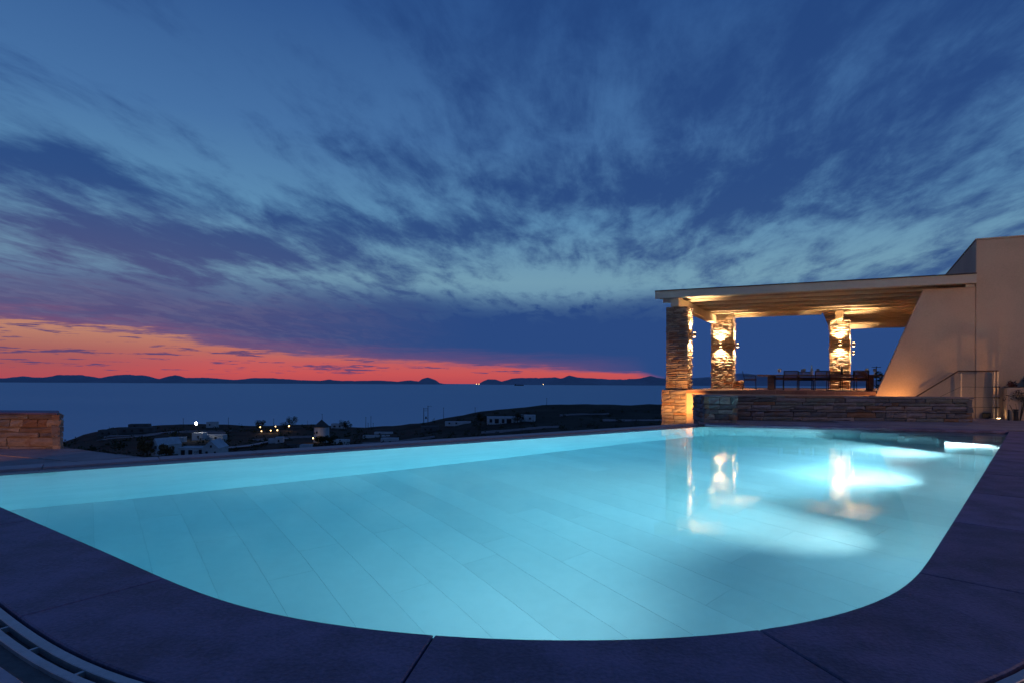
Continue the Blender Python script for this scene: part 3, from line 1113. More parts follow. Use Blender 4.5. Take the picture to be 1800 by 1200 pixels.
# stone planter in front of the deck
p1, p2 = Vector((6.30, 16.68)), Vector((12.80, 15.85))
ph = (p2 - p1).normalized()
pin = Vector((-ph.y, ph.x))
PT = .69
pl = thing('stone_planter', 'long low grey schist planter wall behind the far end of the pool', 'planter', (9.5, 16.4, 0))
MB().prism([tuple(p1 + pin * .03), tuple(p2 + pin * .03 - ph * .03), tuple(p2 + pin * .6 - ph * .03), tuple(p1 + pin * .6)], -.05, PT - .02).build('core', 'core', pl)
r_ = random.Random(50)
stone_face(pl, tuple(p1), ph, (p2 - p1).length, -.02, PT - .05, 'schist_grey', r_, (.05, .17), (.18, .85), .18, .05, .006, .04)
stone_face(pl, tuple(p2), pin, .6, -.02, PT - .05, 'schist_grey', r_, (.1, .17), (.25, .5), .18, .05)
k = -.02
while k < (p2 - p1).length:
    m_ = min(r_.uniform(.6, 1.1), (p2 - p1).length + .04 - k)
    p, q = p1 + ph * k - pin * .05, p1 + ph * (k + m_ - .006) - pin * .05
    MB().prism([tuple(p), tuple(q), tuple(q + pin * .68), tuple(p + pin * .68)], PT - .048, PT, .008).build('cap_stone', 'schist_grey', pl)
    k += m_
pier = thing('stone_pier', 'square grey schist pier at the left end of the planter wall', 'pier', (5.5, 15.9, 0))
q1 = Vector((5.13, 15.16))
MB().prism([tuple(q1 + pin * .03 + ph * .03), tuple(q1 + pin * .03 + ph * .80), tuple(q1 + pin * 1.6 + ph * .8), tuple(q1 + pin * 1.6 + ph * .03)], -.05, PT - .02).build('core', 'core', pier)
stone_face(pier, tuple(q1), ph, .82, -.02, PT, 'schist_grey', r_, (.08, .16), (.25, .55), .16, .04)
stone_face(pier, tuple(q1 + ph * .82), pin, 1.6, -.02, PT, 'schist_grey', r_, (.08, .16), (.25, .6), .16, .04)
stone_face(pier, tuple(q1 + pin * 1.6), -pin, 1.6, -.02, PT, 'schist_grey', r_, (.1, .18), (.3, .6), .16, .04)
MB().prism([tuple(q1 + pin * -.04 + ph * -.03), tuple(q1 - pin * .04 + ph * .85), tuple(q1 + pin * 1.6 + ph * .85), tuple(q1 + pin * 1.6 - ph * .03)], PT + .001, PT + .03, .008).build('cap_stone', 'schist_grey', pier)

# hand rail by the steps
hr = thing('handrail', 'bronze handrail sloping down beside the house wall on steel posts', 'railing', (*AB(9.6, -.25), 0))


def ab3(s, t, z):
    return (*AB(s, t), z)


for s in (9.31,):
    MB().prism(quad(s - .02, s + .02, -.29, -.21), 0, 1.39).build('post', 'steel', hr)
for s in (10.13, 10.215):
    MB().prism(quad(s - .02, s + .02, -.29, -.21), 0.012, 1.44).build('post', 'steel', hr)
MB().prism(quad(10.02, 10.33, -.36, -.14), -.001, .012).build('base_plate', 'steel', hr)
MB().tube(ab3(8.05, -.25, .58), ab3(9.23, -.25, 1.45), .022).tube(ab3(9.23, -.25, 1.45), ab3(10.24, -.25, 1.452), .022).build('rail', 'bronze', hr)
for z in (.35, .65, .97):
    MB().tube(ab3(9.33, -.25, z), ab3(10.12, -.25, z), .005, n=6).build('cable', 'iron', hr)
    MB().tube(ab3(10.09, -.31, z), ab3(10.26, -.31, z), .015, n=8).build('clamp', 'iron', hr)
MB().tube(ab3(8.25, -.25, .35), ab3(9.3, -.25, .97), .005, n=6).build('cable', 'iron', hr)

# ground spot lamps that light the rail posts and the wall


def ground_spot(label, s, t, aim, watt, size=70):
    c = AB(s, t)
    t_ = thing('ground_lamp', label, 'lamp', (*c, 0), 'small ground spot lamps')
    MB().tube((*c, -.002), (*c, .03), .06, .055, 14).build('bezel', 'iron', t_)
    MB().tube((*c, .031), (*c, .036), .042, .042, 14).build('lens', 'glow_warm', t_)
    spot('beam', (*c, .06), aim, watt, (1.0, .42, .11), size, .9, t_, .03)


ground_spot('small ground spot lamp at the foot of the double rail post', 10.19, -.55, (.0, .15, .9), 60, 34)
ground_spot('small ground spot lamp behind the planter at the foot of the single rail post', 9.32, -.52, (.0, .14, .9), 45, 34)
ground_spot('small ground spot lamp behind the planter under the slanted wall', 7.75, -.60, (-.15, .45, .7), 75, 140)

ground_spot('small ground spot lamp in the gap left of the stone pier', 1.75, -1.1, (-.30, 1.0, .30), 300, 100)

# white plant box with shrub at the right edge
wb = thing('plant_box', 'white stucco plant box against the house at the right edge', 'plant box', (*AB(11, -.5), 0))
MB().prism(quad(10.36, 13.5, -.75, -.02), 0, .96, .015).build('box', 'stucco', wb)
MB().prism(quad(10.40, 13.46, -.70, -.06), .961, .985).build('soil', 'bark', wb)
rng = random.Random(61)
sh = thing('shrub', 'dark reddish leafy shrub growing from the white plant box', 'shrub', (*AB(11, -.4), .97))
cl_ = []
for k in range(26):
    c = AB(rng.uniform(10.4, 12.6), rng.uniform(-.65, -.15))
    cl_.append((c[0], c[1], .98 + rng.uniform(.05, .40), rng.uniform(.09, .19)))
leaf_mesh(rng, cl_, .055, 2600).build('foliage', 'leaf_red', sh)
mb = MB()
for c in cl_[:14]:
    mb.tube((c[0] + rng.uniform(-.1, .1), c[1], .97), c[:3], .012, .005, 5)
mb.build('stems', 'bark', sh)
for i, (s, t, r, hgt, lab) in enumerate(((10.52, -.95, .055, .33, 'wider black bollard lamp in front of the white plant box'), (10.36, -.92, .022, .31, 'thin black stake lamp in front of the white plant box'))):
    c = AB(s, t)
    t_ = thing('bollard_lamp', lab, 'lamp', (*c, 0))
    MB().lathe((*c, 0), [(r, 0), (r, hgt * .8), (r * .8, hgt * .82), (r * .8, hgt * .9)], 14).build('stem', 'black', t_)
    MB().lathe((*c, hgt * .9), [(r * 1.15, 0), (r * 1.15, hgt * .08), (r * .9, hgt * .1)], 14).build('head', 'black', t_)
jb = thing('junction_box', 'small dark box on the paving beside the double rail post', 'box', (*AB(9.98, -.3), 0))
MB().prism(quad(9.88, 10.07, -.12, -.03), 0, .16, .01).build('case', 'black', jb)
MB().prism(quad(9.87, 10.08, -.125, -.025), .161, .175, .004).build('lid', 'black', jb)
sp = thing('dry_plant', 'thin dry branching plant against the white plant box', 'plant', (*AB(10.62, -.85), 0))
mb = MB()
for k in range(9):
    x = rng.uniform(-.12, .12)
    p0, p1_ = ab3(10.62 + x * .4, -.85, 0), ab3(10.62 + x * 2.6, -.85 + rng.uniform(-.05, .05), rng.uniform(.45, .85))
    mb.tube(p0, p1_, .008, .004, 5)
mb.build('stems', 'bark', sp)
leaf_mesh(rng, [(*AB(10.62 + rng.uniform(-.3, .3), -.85), rng.uniform(.5, .85), .12) for _ in range(10)], .03, 260).build('leaves', 'leaf_brown', sp)

# ------------------------------------------------------------------ dining set
rz_a = math.atan2(a_.y, a_.x)
tb = thing('dining_table', 'long wooden dining table with slab legs on the deck', 'table', (*AB(5.2, 3.7), DECK))
MB().prism(quad(3.05, 7.4, 3.25, 4.25), 1.345, 1.40, .008).build('table_top', 'wood', tb)
for s in (3.40, 6.85):
    MB().prism(quad(s, s + .24, 3.45, 4.05), DECK, 1.344, .006).build('leg', 'wood', tb)
MB().prism(quad(3.645, 6.845, 3.70, 3.80), 1.20, 1.30).build('stretcher', 'wood', tb)


def make_chair():
    t_ = empty('dining_chair', (0, 0, 0))
    # local: the sitter looks along +y; back at -y
    for x in (-.25, .25):
        local(MB().tube((x, .22, 0), (x, .20, .40), .013), 'leg', 'iron', t_)
        local(MB().tube((x, -.30, 0), (x, -.22, .42), .013).tube((x, -.22, .42), (x, -.30, .73), .013), 'leg', 'iron', t_)
        local(MB().tube((x, -.24, .56), (x, .20, .56), .014).tube((x, .20, .56), (x, .20, .40), .012), 'arm_rest', 'iron', t_)
    local(MB().box((0, 0, .40), (.52, .46, .06)), 'seat', 'rope', t_)
    local(MB().tube((-.25, -.225, .43), (.25, -.225, .43), .013), 'low_rail', 'iron', t_)
    local(MB().tube((-.25, -.30, .73), (.25, -.30, .73), .014), 'top_rail', 'iron', t_)
    for k in range(13):
        x = -.228 + .038 * k
        local(MB().tube((x, -.225, .43), (x, -.30, .73), .0135, n=6), 'back_cord', 'rope', t_)
    return t_


ch0 = make_chair()
first = True
for s, t, rz, lab in ((4.28, 2.95, 0, 'dining chair seen from behind, leftmost on the near side of the table'), (5.36, 2.95, 0, 'dining chair seen from behind, middle one on the near side of the table'),
                      (6.62, 2.95, 0, 'dining chair seen from behind, rightmost on the near side of the table'),
                      (4.70, 4.55, math.pi, 'dining chair on the far side of the table, leftmost, facing the pool'), (5.75, 4.55, math.pi, 'dining chair on the far side of the table, middle one, facing the pool'),
                      (6.75, 4.55, math.pi, 'dining chair on the far side of the table, rightmost, facing the pool'), (2.72, 3.7, -math.pi / 2, 'dining chair standing alone at the left head of the table')):
    o = ch0 if first else copy_tree(ch0)
    first = False
    o.location = (*AB(s, t), DECK)
    o.rotation_euler = (0, 0, rz_a + rz)
    tag(o, lab, 'chair', 'chairs round the dining table')


def make_glass():
    t_ = empty('wine_glass', (0, 0, 0))
    local(MB().lathe((0, 0, 0), [(.035, 0), (.033, .004), (.006, .008)], 12), 'foot', 'glass', t_)
    local(MB().tube((0, 0, .008), (0, 0, .075), .005, n=8), 'stem', 'glass', t_)
    local(MB().lathe((0, 0, .075), [(.008, 0), (.040, .035), (.046, .07), (.042, .115), (.040, .115), (.043, .07), (.037, .036), (.004, .006)], 14), 'bowl', 'glass', t_, True)
    return t_


g0 = make_glass()
first = True
for s, t, lab in ((4.72, 3.45, 'wine glass left of the tall lantern bottle on the table'), (4.63, 3.9, 'wine glass just behind the leftmost near chair'), (5.20, 3.5, 'wine glass right of the tall lantern bottle on the table'), (6.86, 3.5, 'wine glass above the rightmost near chair'),
                  (7.12, 3.55, 'rightmost wine glass on the dining table'), (3.82, 3.5, 'leftmost wine glass on the dining table')):
    o = g0 if first else copy_tree(g0)
    first = False
    o.location = (*AB(s, t), 1.40)
    o.scale = (1.25, 1.25, 1.2)
    tag(o, lab, 'glass', 'glasses on the dining table')
for s, t, mat, lab in ((4.98, 3.6, 'glass', 'tall clear lantern bottle standing on the dining table'), (6.02, 3.6, 'black', 'dark wine bottle on the table before the back middle column')):
    t_ = thing('bottle', lab, 'bottle', (*AB(s, t), 1.40))
    local(MB().lathe((0, 0, 0), [(.045, 0), (.047, .01), (.047, .19), (.03, .24), (.016, .27), (.016, .33)], 14), 'body', mat, t_, True)
    local(MB().lathe((0, 0, .331), [(.018, 0), (.018, .03)], 10), 'stopper', 'rope', t_)

# ------------------------------------------------------------------ left terrace and broken stone wall
lt = structure(empty('lower_terrace', (-9, 8, -.15)))
tp = [(-5.45, 8.72), (-7.65, 9.98), (-8.3, 10.55), (-24, 10.6), (-24, -4), (-19.2, -4.1)]
MB().prism([(-5.5, 8.70)] + tp[1:], -3.2, -.175).build('paving_bed', 'mortar', lt)
rng = random.Random(77)
gu, gv = Vector((.93, -.36)), Vector((.36, .93))
conv = [(-5.45, 8.72), (-7.65, 9.98), (-24, 10.6), (-24, -4), (-19.2, -4.1)]
if sum(conv[i][0] * conv[(i + 1) % 5][1] - conv[(i + 1) % 5][0] * conv[i][1] for i in range(5)) < 0:
    conv = conv[::-1]
for i in range(-12, 10):
    for j in range(-8, 10):
        p = Vector((-8, 8.2)) + gu * (i * 1.1 + (j % 2) * .5) + gv * (j * .75)
        g = .012
        c = [p + gu * g + gv * g, p + gu * (1.1 - g) + gv * g, p + gu * (1.1 - g) + gv * (.75 - g), p + gu * g + gv * (.75 - g)]
        poly = clip([tuple(q) for q in c], conv)
        if len(poly) >= 3 and p.x > -13.5:
            MB().prism(poly, -.2, -.15 + rng.uniform(-.006, .003)).build('paving_slab', 'paving', lt)
sw_ = thing('broken_stone_wall', 'rough low stone wall lit orange at the left edge', 'wall', (-9, 10.2, -.15))
MB().prism([(-12.5, 10.0), (-7.98, 10.0), (-8.42, 10.55), (-12.5, 10.55)], -.2, .42).build('core', 'schist', sw_)
r_ = random.Random(91)
stone_face(sw_, (-12.5, 9.97), (1, 0), 4.55, -.17, .45, 'schist', r_, (.05, .17), (.14, .65), .14, .05, .003, .06)
stone_face(sw_, (-7.95, 9.97), (-.62, .78), .7, -.17, .45, 'schist', r_, (.06, .2), (.2, .45), .14, .05, .003, .06)
MB().prism([(-12.5, 9.90), (-7.92, 9.90), (-8.42, 10.58), (-12.5, 10.58)], .451, .485, .012).build('cap_slab', 'slate', sw_)
# garden spot that lights it, standing on the lower terrace beyond the picture's left edge
t_ = thing('garden_spot', 'small spike lamp on the lower terrace aimed at the broken stone wall', 'lamp', (-7.9, 6.9, -.15))
MB().tube((-7.9, 6.9, -.15), (-7.9, 6.9, .10), .015).build('spike', 'iron', t_)
MB().tube((-7.9, 6.85, .12), (-7.9, 6.98, .16), .05, .06, 14).build('head', 'iron', t_)
spot('beam', (-7.9, 7.08, .18), (-.10, 1.0, .03), 75, (1.0, .36, .08), 60, .9, t_, .04)

# unseen lamp post added right of the pool, standing in for house lamps
t_ = thing('stand_in_lamp', 'added unseen lamp post right of the pool in place of house lamps', 'lamp', (15.2, 6.0, 0))
MB().lathe((15.2, 6.0, -.02), [(.14, 0), (.14, .03), (.05, .06), (.04, 2.9)], 14).build('pole', 'iron', t_)
MB().lathe((15.2, 6.0, 2.88), [(.09, 0), (.13, .04), (.13, .06)], 14).build('collar', 'iron', t_)
MB().lathe((15.2, 6.0, 2.941), [(.05, 0), (.15, .08), (.17, .18), (.12, .30), (.03, .34)], 16).build('globe', 'glow_amber', t_, smooth=True)
d = bpy.data.lights.new('lamp_glow', 'POINT')
d.energy = 640
d.color = (1.0, .50, .17)
d.shadow_soft_size = .2
o = bpy.data.objects.new('lamp_glow', d)
col.objects.link(o)
o.parent = t_
o.location = (0, 0, 3.50)

# ------------------------------------------------------------------ the village below


def house(label, x, y, wd, dp, hgt, rz=0.0, mat='white', kind='flat', wins=(), door=None, sink=.6, group=None):
    z = terrain(x, y) - sink
    t_ = thing('village_house', label, 'house', (x, y, z), group, rz)
    hgt += sink
    if kind == 'gable':
        rh = wd * .48
        prof_ = [(-wd / 2, 0), (wd / 2, 0), (wd / 2, hgt), (0, hgt + rh), (-wd / 2, hgt)]
        m_ = MB()
        vs_ = [(px_, -dp / 2, pz_) for px_, pz_ in prof_] + [(px_, dp / 2, pz_) for px_, pz_ in prof_]
        m_.add(vs_, [(0, 1, 2, 3, 4), (9, 8, 7, 6, 5)] + [(i, 5 + i, 5 + (i + 1) % 5, (i + 1) % 5) for i in range(5)])
        local(m_, 'wall', mat, t_)
        for sgn in (-1, 1):
            m_ = MB()
            e0, e1 = (sgn * (wd / 2 + .12), hgt - .10), (0, hgt + rh + .02)
            vs_ = [(e0[0], -dp / 2 - .05, e0[1]), (e1[0], -dp / 2 - .05, e1[1]), (e1[0], dp / 2 + .05, e1[1]), (e0[0], dp / 2 + .05, e0[1])]
            vs_ += [(a1, b1, c1 + .14) for a1, b1, c1 in vs_]
            m_.add(vs_, [(0, 1, 2, 3), (7, 6, 5, 4), (0, 4, 5, 1), (1, 5, 6, 2), (2, 6, 7, 3), (3, 7, 4, 0)])
            local(m_, 'roof_slope', mat, t_)
    else:
        local(MB().box((0, 0, hgt / 2), (wd, dp, hgt)), 'wall', mat, t_)
        m_ = MB()
        for sy in (-1, 1):
            m_.box((0, sy * (dp / 2 - .1), hgt + .12), (wd + .04, .24, .24))
        for sx in (-1, 1):
            m_.box((sx * (wd / 2 - .1), 0, hgt + .118), (.24, dp - .3, .236))
        local(m_, 'parapet', mat, t_)
    for (wx, wz, ww, wh) in wins:
        f_ = local(MB().box((wx, -dp / 2 - .01, wz + sink), (ww, .06, wh)), 'window', 'pane', t_)
        local(MB().box((wx, -dp / 2 - .05, wz + sink - wh / 2 - .05), (ww + .2, .14, .08)), 'sill', mat, f_)
    if door:
        local(MB().box((door[0], -dp / 2 - .01, 1.0 + sink), (door[1], .08, 2.0)), 'door', 'pane', t_)
    return t_


house('white gabled chapel-like house, nearest below the pool lip', -81.0, 155.5, 4.2, 7.0, 2.3, .12, 'white', 'gable', ((-.9, 1.2, .6, .8), (.2, 2.9, .5, .6), (1.2, 1.2, .5, .7)))
house('low white flat wing left of the nearest gabled house', -86.6, 156.0, 7.2, 4.5, 2.1, .12, 'white', 'flat', ((-2.4, 1.0, 1.0, 1.4), (-.5, 1.0, 1.0, 1.4), (2.2, 1.1, 1.1, 1.3)))
house('white gabled house half hidden behind a brown tree', -98.6, 162.5, 3.6, 6.5, 3.0, -.55, 'white', 'gable', ((.3, 2.4, .45, .9), (.9, 2.4, .45, .9)))
house('small white flat-roofed house directly under the bright flood lamp', -141.0, 257.0, 4.5, 5, 3.0, .1, 'white', 'flat', ((.4, 1.6, .8, .9),))
house('long low white house spreading either side of the flood lamp', -138.5, 262.0, 12.5, 5, 2.2, .1, 'white', 'flat', ((-4, 1.2, 1, 1), (3, 1.2, 1, 1)))
house('small white house left of the flood lamp house', -143.0, 243.0, 6.5, 4, 1.6, .2, 'white', 'flat', ((-1, 1, .9, .8),))
house('small white cube house right of the nearest gabled house', -97.0, 238.0, 3.0, 4.0, 2.4, .25, 'white', 'flat', ((-.2, 1.2, .6, .9),))
house('low white shed stepping down from the cube house', -100.5, 240.5, 4.0, 3.5, 1.6, .25, 'white', 'flat')
house('flat white house on the skyline right of the windmill', -118.0, 388.0, 8.6, 6, 3.2, .0, 'white', 'flat', ((-2, 1.6, 1.6, 1.1), (1.5, 1.6, 1.0, 1.1)))
house('low white house at the foot of the windmill', -70.0, 232.0, 6.5, 4.5, 1.7, -.2, 'white', 'flat', ((-2.0, 1.0, .6, .7), (1.2, 1.0, .7, .7)))
house('low white hut left of the windmill near the pool lip', -75.4, 209.0, 4.0, 3.5, 1.2, .1, 'white', 'flat')
house('pale shed beside the low white hut', -82.0, 213.0, 4.5, 3.0, 1.1, .0, 'grey_house', 'flat')
house('wide white villa with long terrace below the dark hill', -4.8, 310.0, 17.5, 8, 3.2, .08, 'white', 'flat', ((-6.8, 1.5, 1.4, 1.8), (-3.6, 1.3, 2.2, 2.4), (-.2, 1.3, 1.4, 2.2), (3.0, 1.3, 2.6, 2.4)))
house('white wing at the right end of the wide villa', 8.0, 313.5, 9.5, 7, 3.5, -.15, 'white', 'flat', ((-1.5, 2.2, 1.2, 1.0), (2.4, 2.0, 1.0, 1.0)))
house('long low white house left of the wide villa', -31.5, 334.0, 15.0, 5, 1.7, .05, 'white', 'flat', ((-5, 1.1, .9, .9), (-1, 1.1, .9, .9)))
house('dark house with pale end wall below the wooden pylon', -45.5, 316.0, 9.5, 6, 3.0, .15, 'grey_house', 'flat', ((-2.5, 1.6, 1.0, 1.0), (.5, 1.6, 1.0, 1.0)))
house('dark cube house at the left end of the ridge', -228.0, 321.0, 7.5, 6, 3.2, .3, 'grey_house', 'flat', ((-1.5, 1.6, 1.0, 1.0), (1.6, 1.6, 1.0, 1.0)))
house('wide dark house on the left ridge above the pale track', -226.0, 344.0, 18.0, 7, 3.3, .25, 'grey_house', 'flat', ((-6, 1.8, 1.2, 1.2), (-2, 1.8, 1.2, 1.2), (3, 1.8, 2.0, 1.4)))
house('upper storey block of the wide dark ridge house', -229.5, 351.0, 11.0, 5, 5.0, .25, 'grey_house', 'flat', ((-2, 4.0, 1.0, 1.0),))
house('white house on the skyline just right of the flood lamp', -202.0, 384.0, 6.0, 5, 3.6, .1, 'white', 'flat', ((-.8, 2, .9, .9),))
house('row of pale low sheds between windmill and pylon, nearer one', -68.5, 288.0, 13.0, 3.0, .8, .02, 'white', 'flat')
house('row of pale low sheds between windmill and pylon, farther one', -72.5, 322.0, 10.0, 3.0, .9, .0, 'white', 'flat')
house('pale shed under the pylon close to the pool lip', -54.0, 252.0, 7.5, 4.0, 1.2, .1, 'white', 'flat')

# windmill
mx_, my_ = -81.2, 243.0
mz = terrain(mx_, my_) - .6
wm = thing('windmill', 'round white windmill tower with a dark conical thatched cap', 'windmill', (mx_, my_, mz))
local(MB().lathe((0, 0, 0), [(3.35, 0), (3.2, 2.5), (3.1, 6.6), (3.1, 6.7)], 28), 'tower', 'white', wm, False)
local(MB().lathe((0, 0, 6.701), [(3.35, 0), (3.3, .2), (.15, 3.1), (.02, 3.2)], 28), 'cap', 'thatch', wm)
for a, z in ((-1.9, 4.6), (-2.35, 4.2), (-1.85, 2.6), (-2.35, 2.2)):
    d = Vector((math.cos(a), math.sin(a), 0))
    c = d * 3.15
    local(MB().box((c.x, c.y, z), (.25, .75, .8), a), 'window', 'pane', wm)
local(MB().tube((-2.2, -1.6, 7.3), (-5.2, -3.0, 7.0), .16, .12), 'sail_axle', 'bark', wm)
local(MB().tube((-5.0, -2.9, 7.1), (-5.0, -2.9, 9.6), .05), 'sail_spar', 'bark', wm)
local(MB().tube((-5.0, -2.9, 7.1), (-7.0, -2.2, 6.9), .05), 'sail_spar', 'bark', wm)
local(MB().box((0.4, -3.22, 1.5), (1.0, .2, 2.0)), 'door', 'pane', wm)


# poles
def pole(label, x, y, hgt, arm=.9, arms=1):
    z = terrain(x, y) - .3
    t_ = thing('utility_pole', label, 'pole', (x, y, z), 'wooden utility poles on the hillside')
    local(MB().tube((0, 0, 0), (0, 0, hgt + .3), .16, .10), 'pole', 'bark', t_)
    for k in range(arms):
        local(MB().box((0, 0, hgt - .1 - k * .8), (arm * 2, .10, .10)), 'cross_arm', 'bark', t_)
        for x_ in (-.8, .8):
            local(MB().lathe((x_ * arm, 0, hgt - .05 - k * .8), [(.07, 0), (.07, .15), (.03, .2)], 8), 'insulator', 'grey_house', t_)


pole('utility pole on the skyline left of the flood lamp', -213.7, 370.0, 6.5, .4)
pole('lone utility pole on the skyline between flood lamp and amber lights', -199.3, 400.0, 6.0, .3)
pole('utility pole above the amber village lights', -164.9, 394.0, 6.0, .3)
pole('utility pole just behind the windmill cap', -124.0, 372.0, 9.5, .3)
pole('leftmost and tall of the four poles right of the windmill', -97.0, 378.0, 9.0, .25)
pole('second of the four poles right of the windmill, short', -95.2, 377.0, 5.2, .25)
pole('third and tallest of the four poles right of the windmill', -93.1, 376.0, 9.4, .25)
pole('rightmost of the four poles right of the windmill, short', -91.4, 375.0, 5.0, .25)
pole('tall single pole right of the twin pole transformer', -49.8, 415.0, 8.6, .6)
pole('small pole on the hill slope at the end of the wires', -27.0, 418.0, 4.2, .7)
pole('lone pole on top of the dark hill', 25.3, 413.0, 6.0, .25)
x, y = -59.3, 392.0
z = terrain(x, y) - .3
t_ = thing('twin_pole_transformer', 'twin pole transformer frame with cross bars on the slope', 'pylon', (x, y, z))
for px_, hh in ((-1.4, 11.5), (1.5, 13.0)):
    local(MB().tube((px_, 0, 0), (px_, 0, hh), .24, .17), 'pole', 'bark', t_)
local(MB().box((0, -.25, 11.0), (3.6, .18, .22)), 'cross_bar', 'bark', t_)
local(MB().box((0, -.25, 9.6), (3.4, .15, .18)), 'cross_bar', 'bark', t_)
local(MB().box((2.6, -.22, 12.8), (3.4, .15, .16)), 'cross_arm', 'bark', t_)
local(MB().lathe((0.2, -.5, 4.2), [(.45, 0), (.5, .1), (.5, 1.3), (.35, 1.45)], 12), 'transformer', 'black', t_)
local(MB().box((0.2, -.3, 4.1), (2.6, .3, .14)), 'platform', 'bark', t_)


# village lights
def street_lamp(label, x, y, hgt, r, mat, watt=0, c=(1, .6, .25)):
    z = terrain(x, y) - .2
    t_ = thing('street_lamp', label, 'street lamp', (x, y, z), 'lit lamps in the village below')
    local(MB().tube((0, 0, 0), (0, 0, hgt), .09, .06), 'pole', 'iron', t_)
    local(MB().lathe((0, 0, hgt), [(r * .4, 0), (r * .9, r * .5), (r, r), (r * .9, r * 1.5), (r * .4, r * 2)], 12), 'lamp', mat, t_, True)
    if watt:
        d_ = bpy.data.lights.new('glow', 'POINT')
        d_.energy = watt
        d_.color = c
        d_.shadow_soft_size = r
        o_ = bpy.data.objects.new('glow', d_)
        col.objects.link(o_)
        o_.parent = t_
        o_.location = (0, -r * 2.2, hgt + r)


street_lamp('bright white flood lamp standing above the small flat houses', -141.5, 255.0, 7.0, .55, 'glow_white', 250, (1, .93, .75))
street_lamp('amber lamp, upper of the leftmost pair in the village', -149.0, 337.0, 2.3, .32, 'glow_amber', 120)
street_lamp('amber lamp, lower of the leftmost pair in the village', -139.5, 317.0, 1.2, .28, 'glow_amber', 120)
street_lamp('amber lamp on its own right of the leftmost pair', -133.5, 315.0, 1.5, .30, 'glow_amber', 160)
street_lamp('amber lamp, upper of the middle pair in the village', -137.5, 331.0, 2.6, .28, 'glow_amber', 80)
street_lamp('amber lamp, lower of the middle pair in the village', -129.4, 314.0, 1.6, .33, 'glow_amber', 120)
street_lamp('amber lamp at the right end of the string of village lights', -130.8, 334.0, 2.4, .40, 'glow_amber', 160)
street_lamp('amber lamp low beside the windmill tower', -82.6, 236.5, 1.6, .28, 'glow_amber', 140)
for i, (u, D, lab) in enumerate(((-.0625, 11000, 'left one of the pair of harbour lights on the far shore'), (-.058, 11000, 'right one of the pair of harbour lights on the far shore'), (.055, 11050, 'lone harbour light on the far island shore'))):
    t_ = thing('harbour_light', lab, 'light', (u * D, D, SEA), 'lights on the far island shore')
    local(MB().tube((0, 0, -1), (0, 0, 8), 1.2, .8), 'mast', 'iron', t_)
    local(MB().lathe((0, 0, 8), [(2, 0), (5, 3), (5, 7), (2, 10)], 10), 'lamp', 'glow_amber', t_)

# ship on the sea
x, y = .0125 * 8600, 8600
t_ = thing('cargo_ship', 'small dark cargo ship far out on the sea', 'ship', (x, y, SEA))
hp = [(-72, -8), (60, -9), (74, 0), (60, 9), (-72, 8)]
local(MB().prism(hp, -1, 11), 'hull', 'iron', t_)
local(MB().box((-54, 0, 17), (20, 14, 12)), 'bridge', 'grey_house', t_)
local(MB().box((12, 0, 12.5), (88, 13, 3)), 'deck_load', 'iron', t_)
local(MB().tube((-58, 0, 23), (-58, 0, 30), 2), 'funnel', 'iron', t_)


# trees and scrub
def tree(label, x, y, hgt, rad, mat, seed, n=1500, leaf=.22, z=None):
    rg = random.Random(seed)
    z = terrain(x, y) - .2 if z is None else z
    t_ = thing('tree', label, 'tree', (x, y, z))
    m_ = MB().tube((0, 0, 0), (rg.uniform(-.2, .2), 0, hgt * .45), hgt * .045, hgt * .028)
    cl2 = []
    for _ in range(16):
        a = rg.uniform(0, 6.28)
        rr = rad * math.sqrt(rg.uniform(0, 1)) * .8
        c = (rr * math.cos(a), rr * math.sin(a), hgt * rg.uniform(.32, .92))
        cl2.append((*c, rad * rg.uniform(.22, .40)))
        m_.tube((0, 0, hgt * .35), c, hgt * .018, hgt * .006, 5)
    local(m_, 'trunk', 'bark', t_)
    local(leaf_mesh(rg, cl2, leaf, n), 'crown', mat, t_)


tree('brown autumn tree beside the half hidden gabled house', -102.5, 160.0, 5.4, 2.6, 'leaf_brown', 1)
tree('low dark tree between the gabled house and the flat wing', -93.6, 154.0, 3.0, 2.2, 'leaf_brown', 2)
tree('dark round tree at the foot of the windmill', -79.6, 236.0, 2.6, 2.6, 'foliage', 3)
tree('dark tree right of the windmill foot', -73.5, 231.0, 3.4, 2.6, 'foliage', 4)
tree('dark round tree in front of the wide villa', 3.0, 300.0, 6.0, 4.0, 'foliage', 5)
tree('dark tree left of the wide villa', -17.0, 312.0, 6.5, 3.5, 'foliage', 6)
tree('dark tree in front of the skyline house by the windmill', -107.0, 366.0, 6.5, 4.5, 'foliage', 7)
tree('bushy tree behind the amber village lights on the left', -152.0, 345.0, 6.0, 4.5, 'foliage', 8)
tree('bushy tree behind the amber village lights on the right', -136.0, 348.0, 7.5, 6.0, 'foliage', 9)
tree('dry tree right of the nearest gabled house', -63.0, 156.0, 2.6, 2.4, 'leaf_brown', 10)
tree('wind-bent tree behind the slanted wall on the right', 22.3, 33.0, 4.4, 1.25, 'foliage', 11, 1400, .11, -1.9)
tree('dark bush tree on the left slope below the stone wall', -97.0, 128.0, 3.4, 2.6, 'foliage', 12)
x, y = 21.9, 34.2
t_ = thing('tv_aerial', 'thin aerial mast with a short cross bar behind the deck', 'aerial', (x, y, -1.9))
local(MB().tube((0, 0, 0), (0, 0, 4.0), .025), 'mast', 'iron', t_)
local(MB().box((0, 0, 3.95), (.55, .03, .03)), 'cross_bar', 'iron', t_)

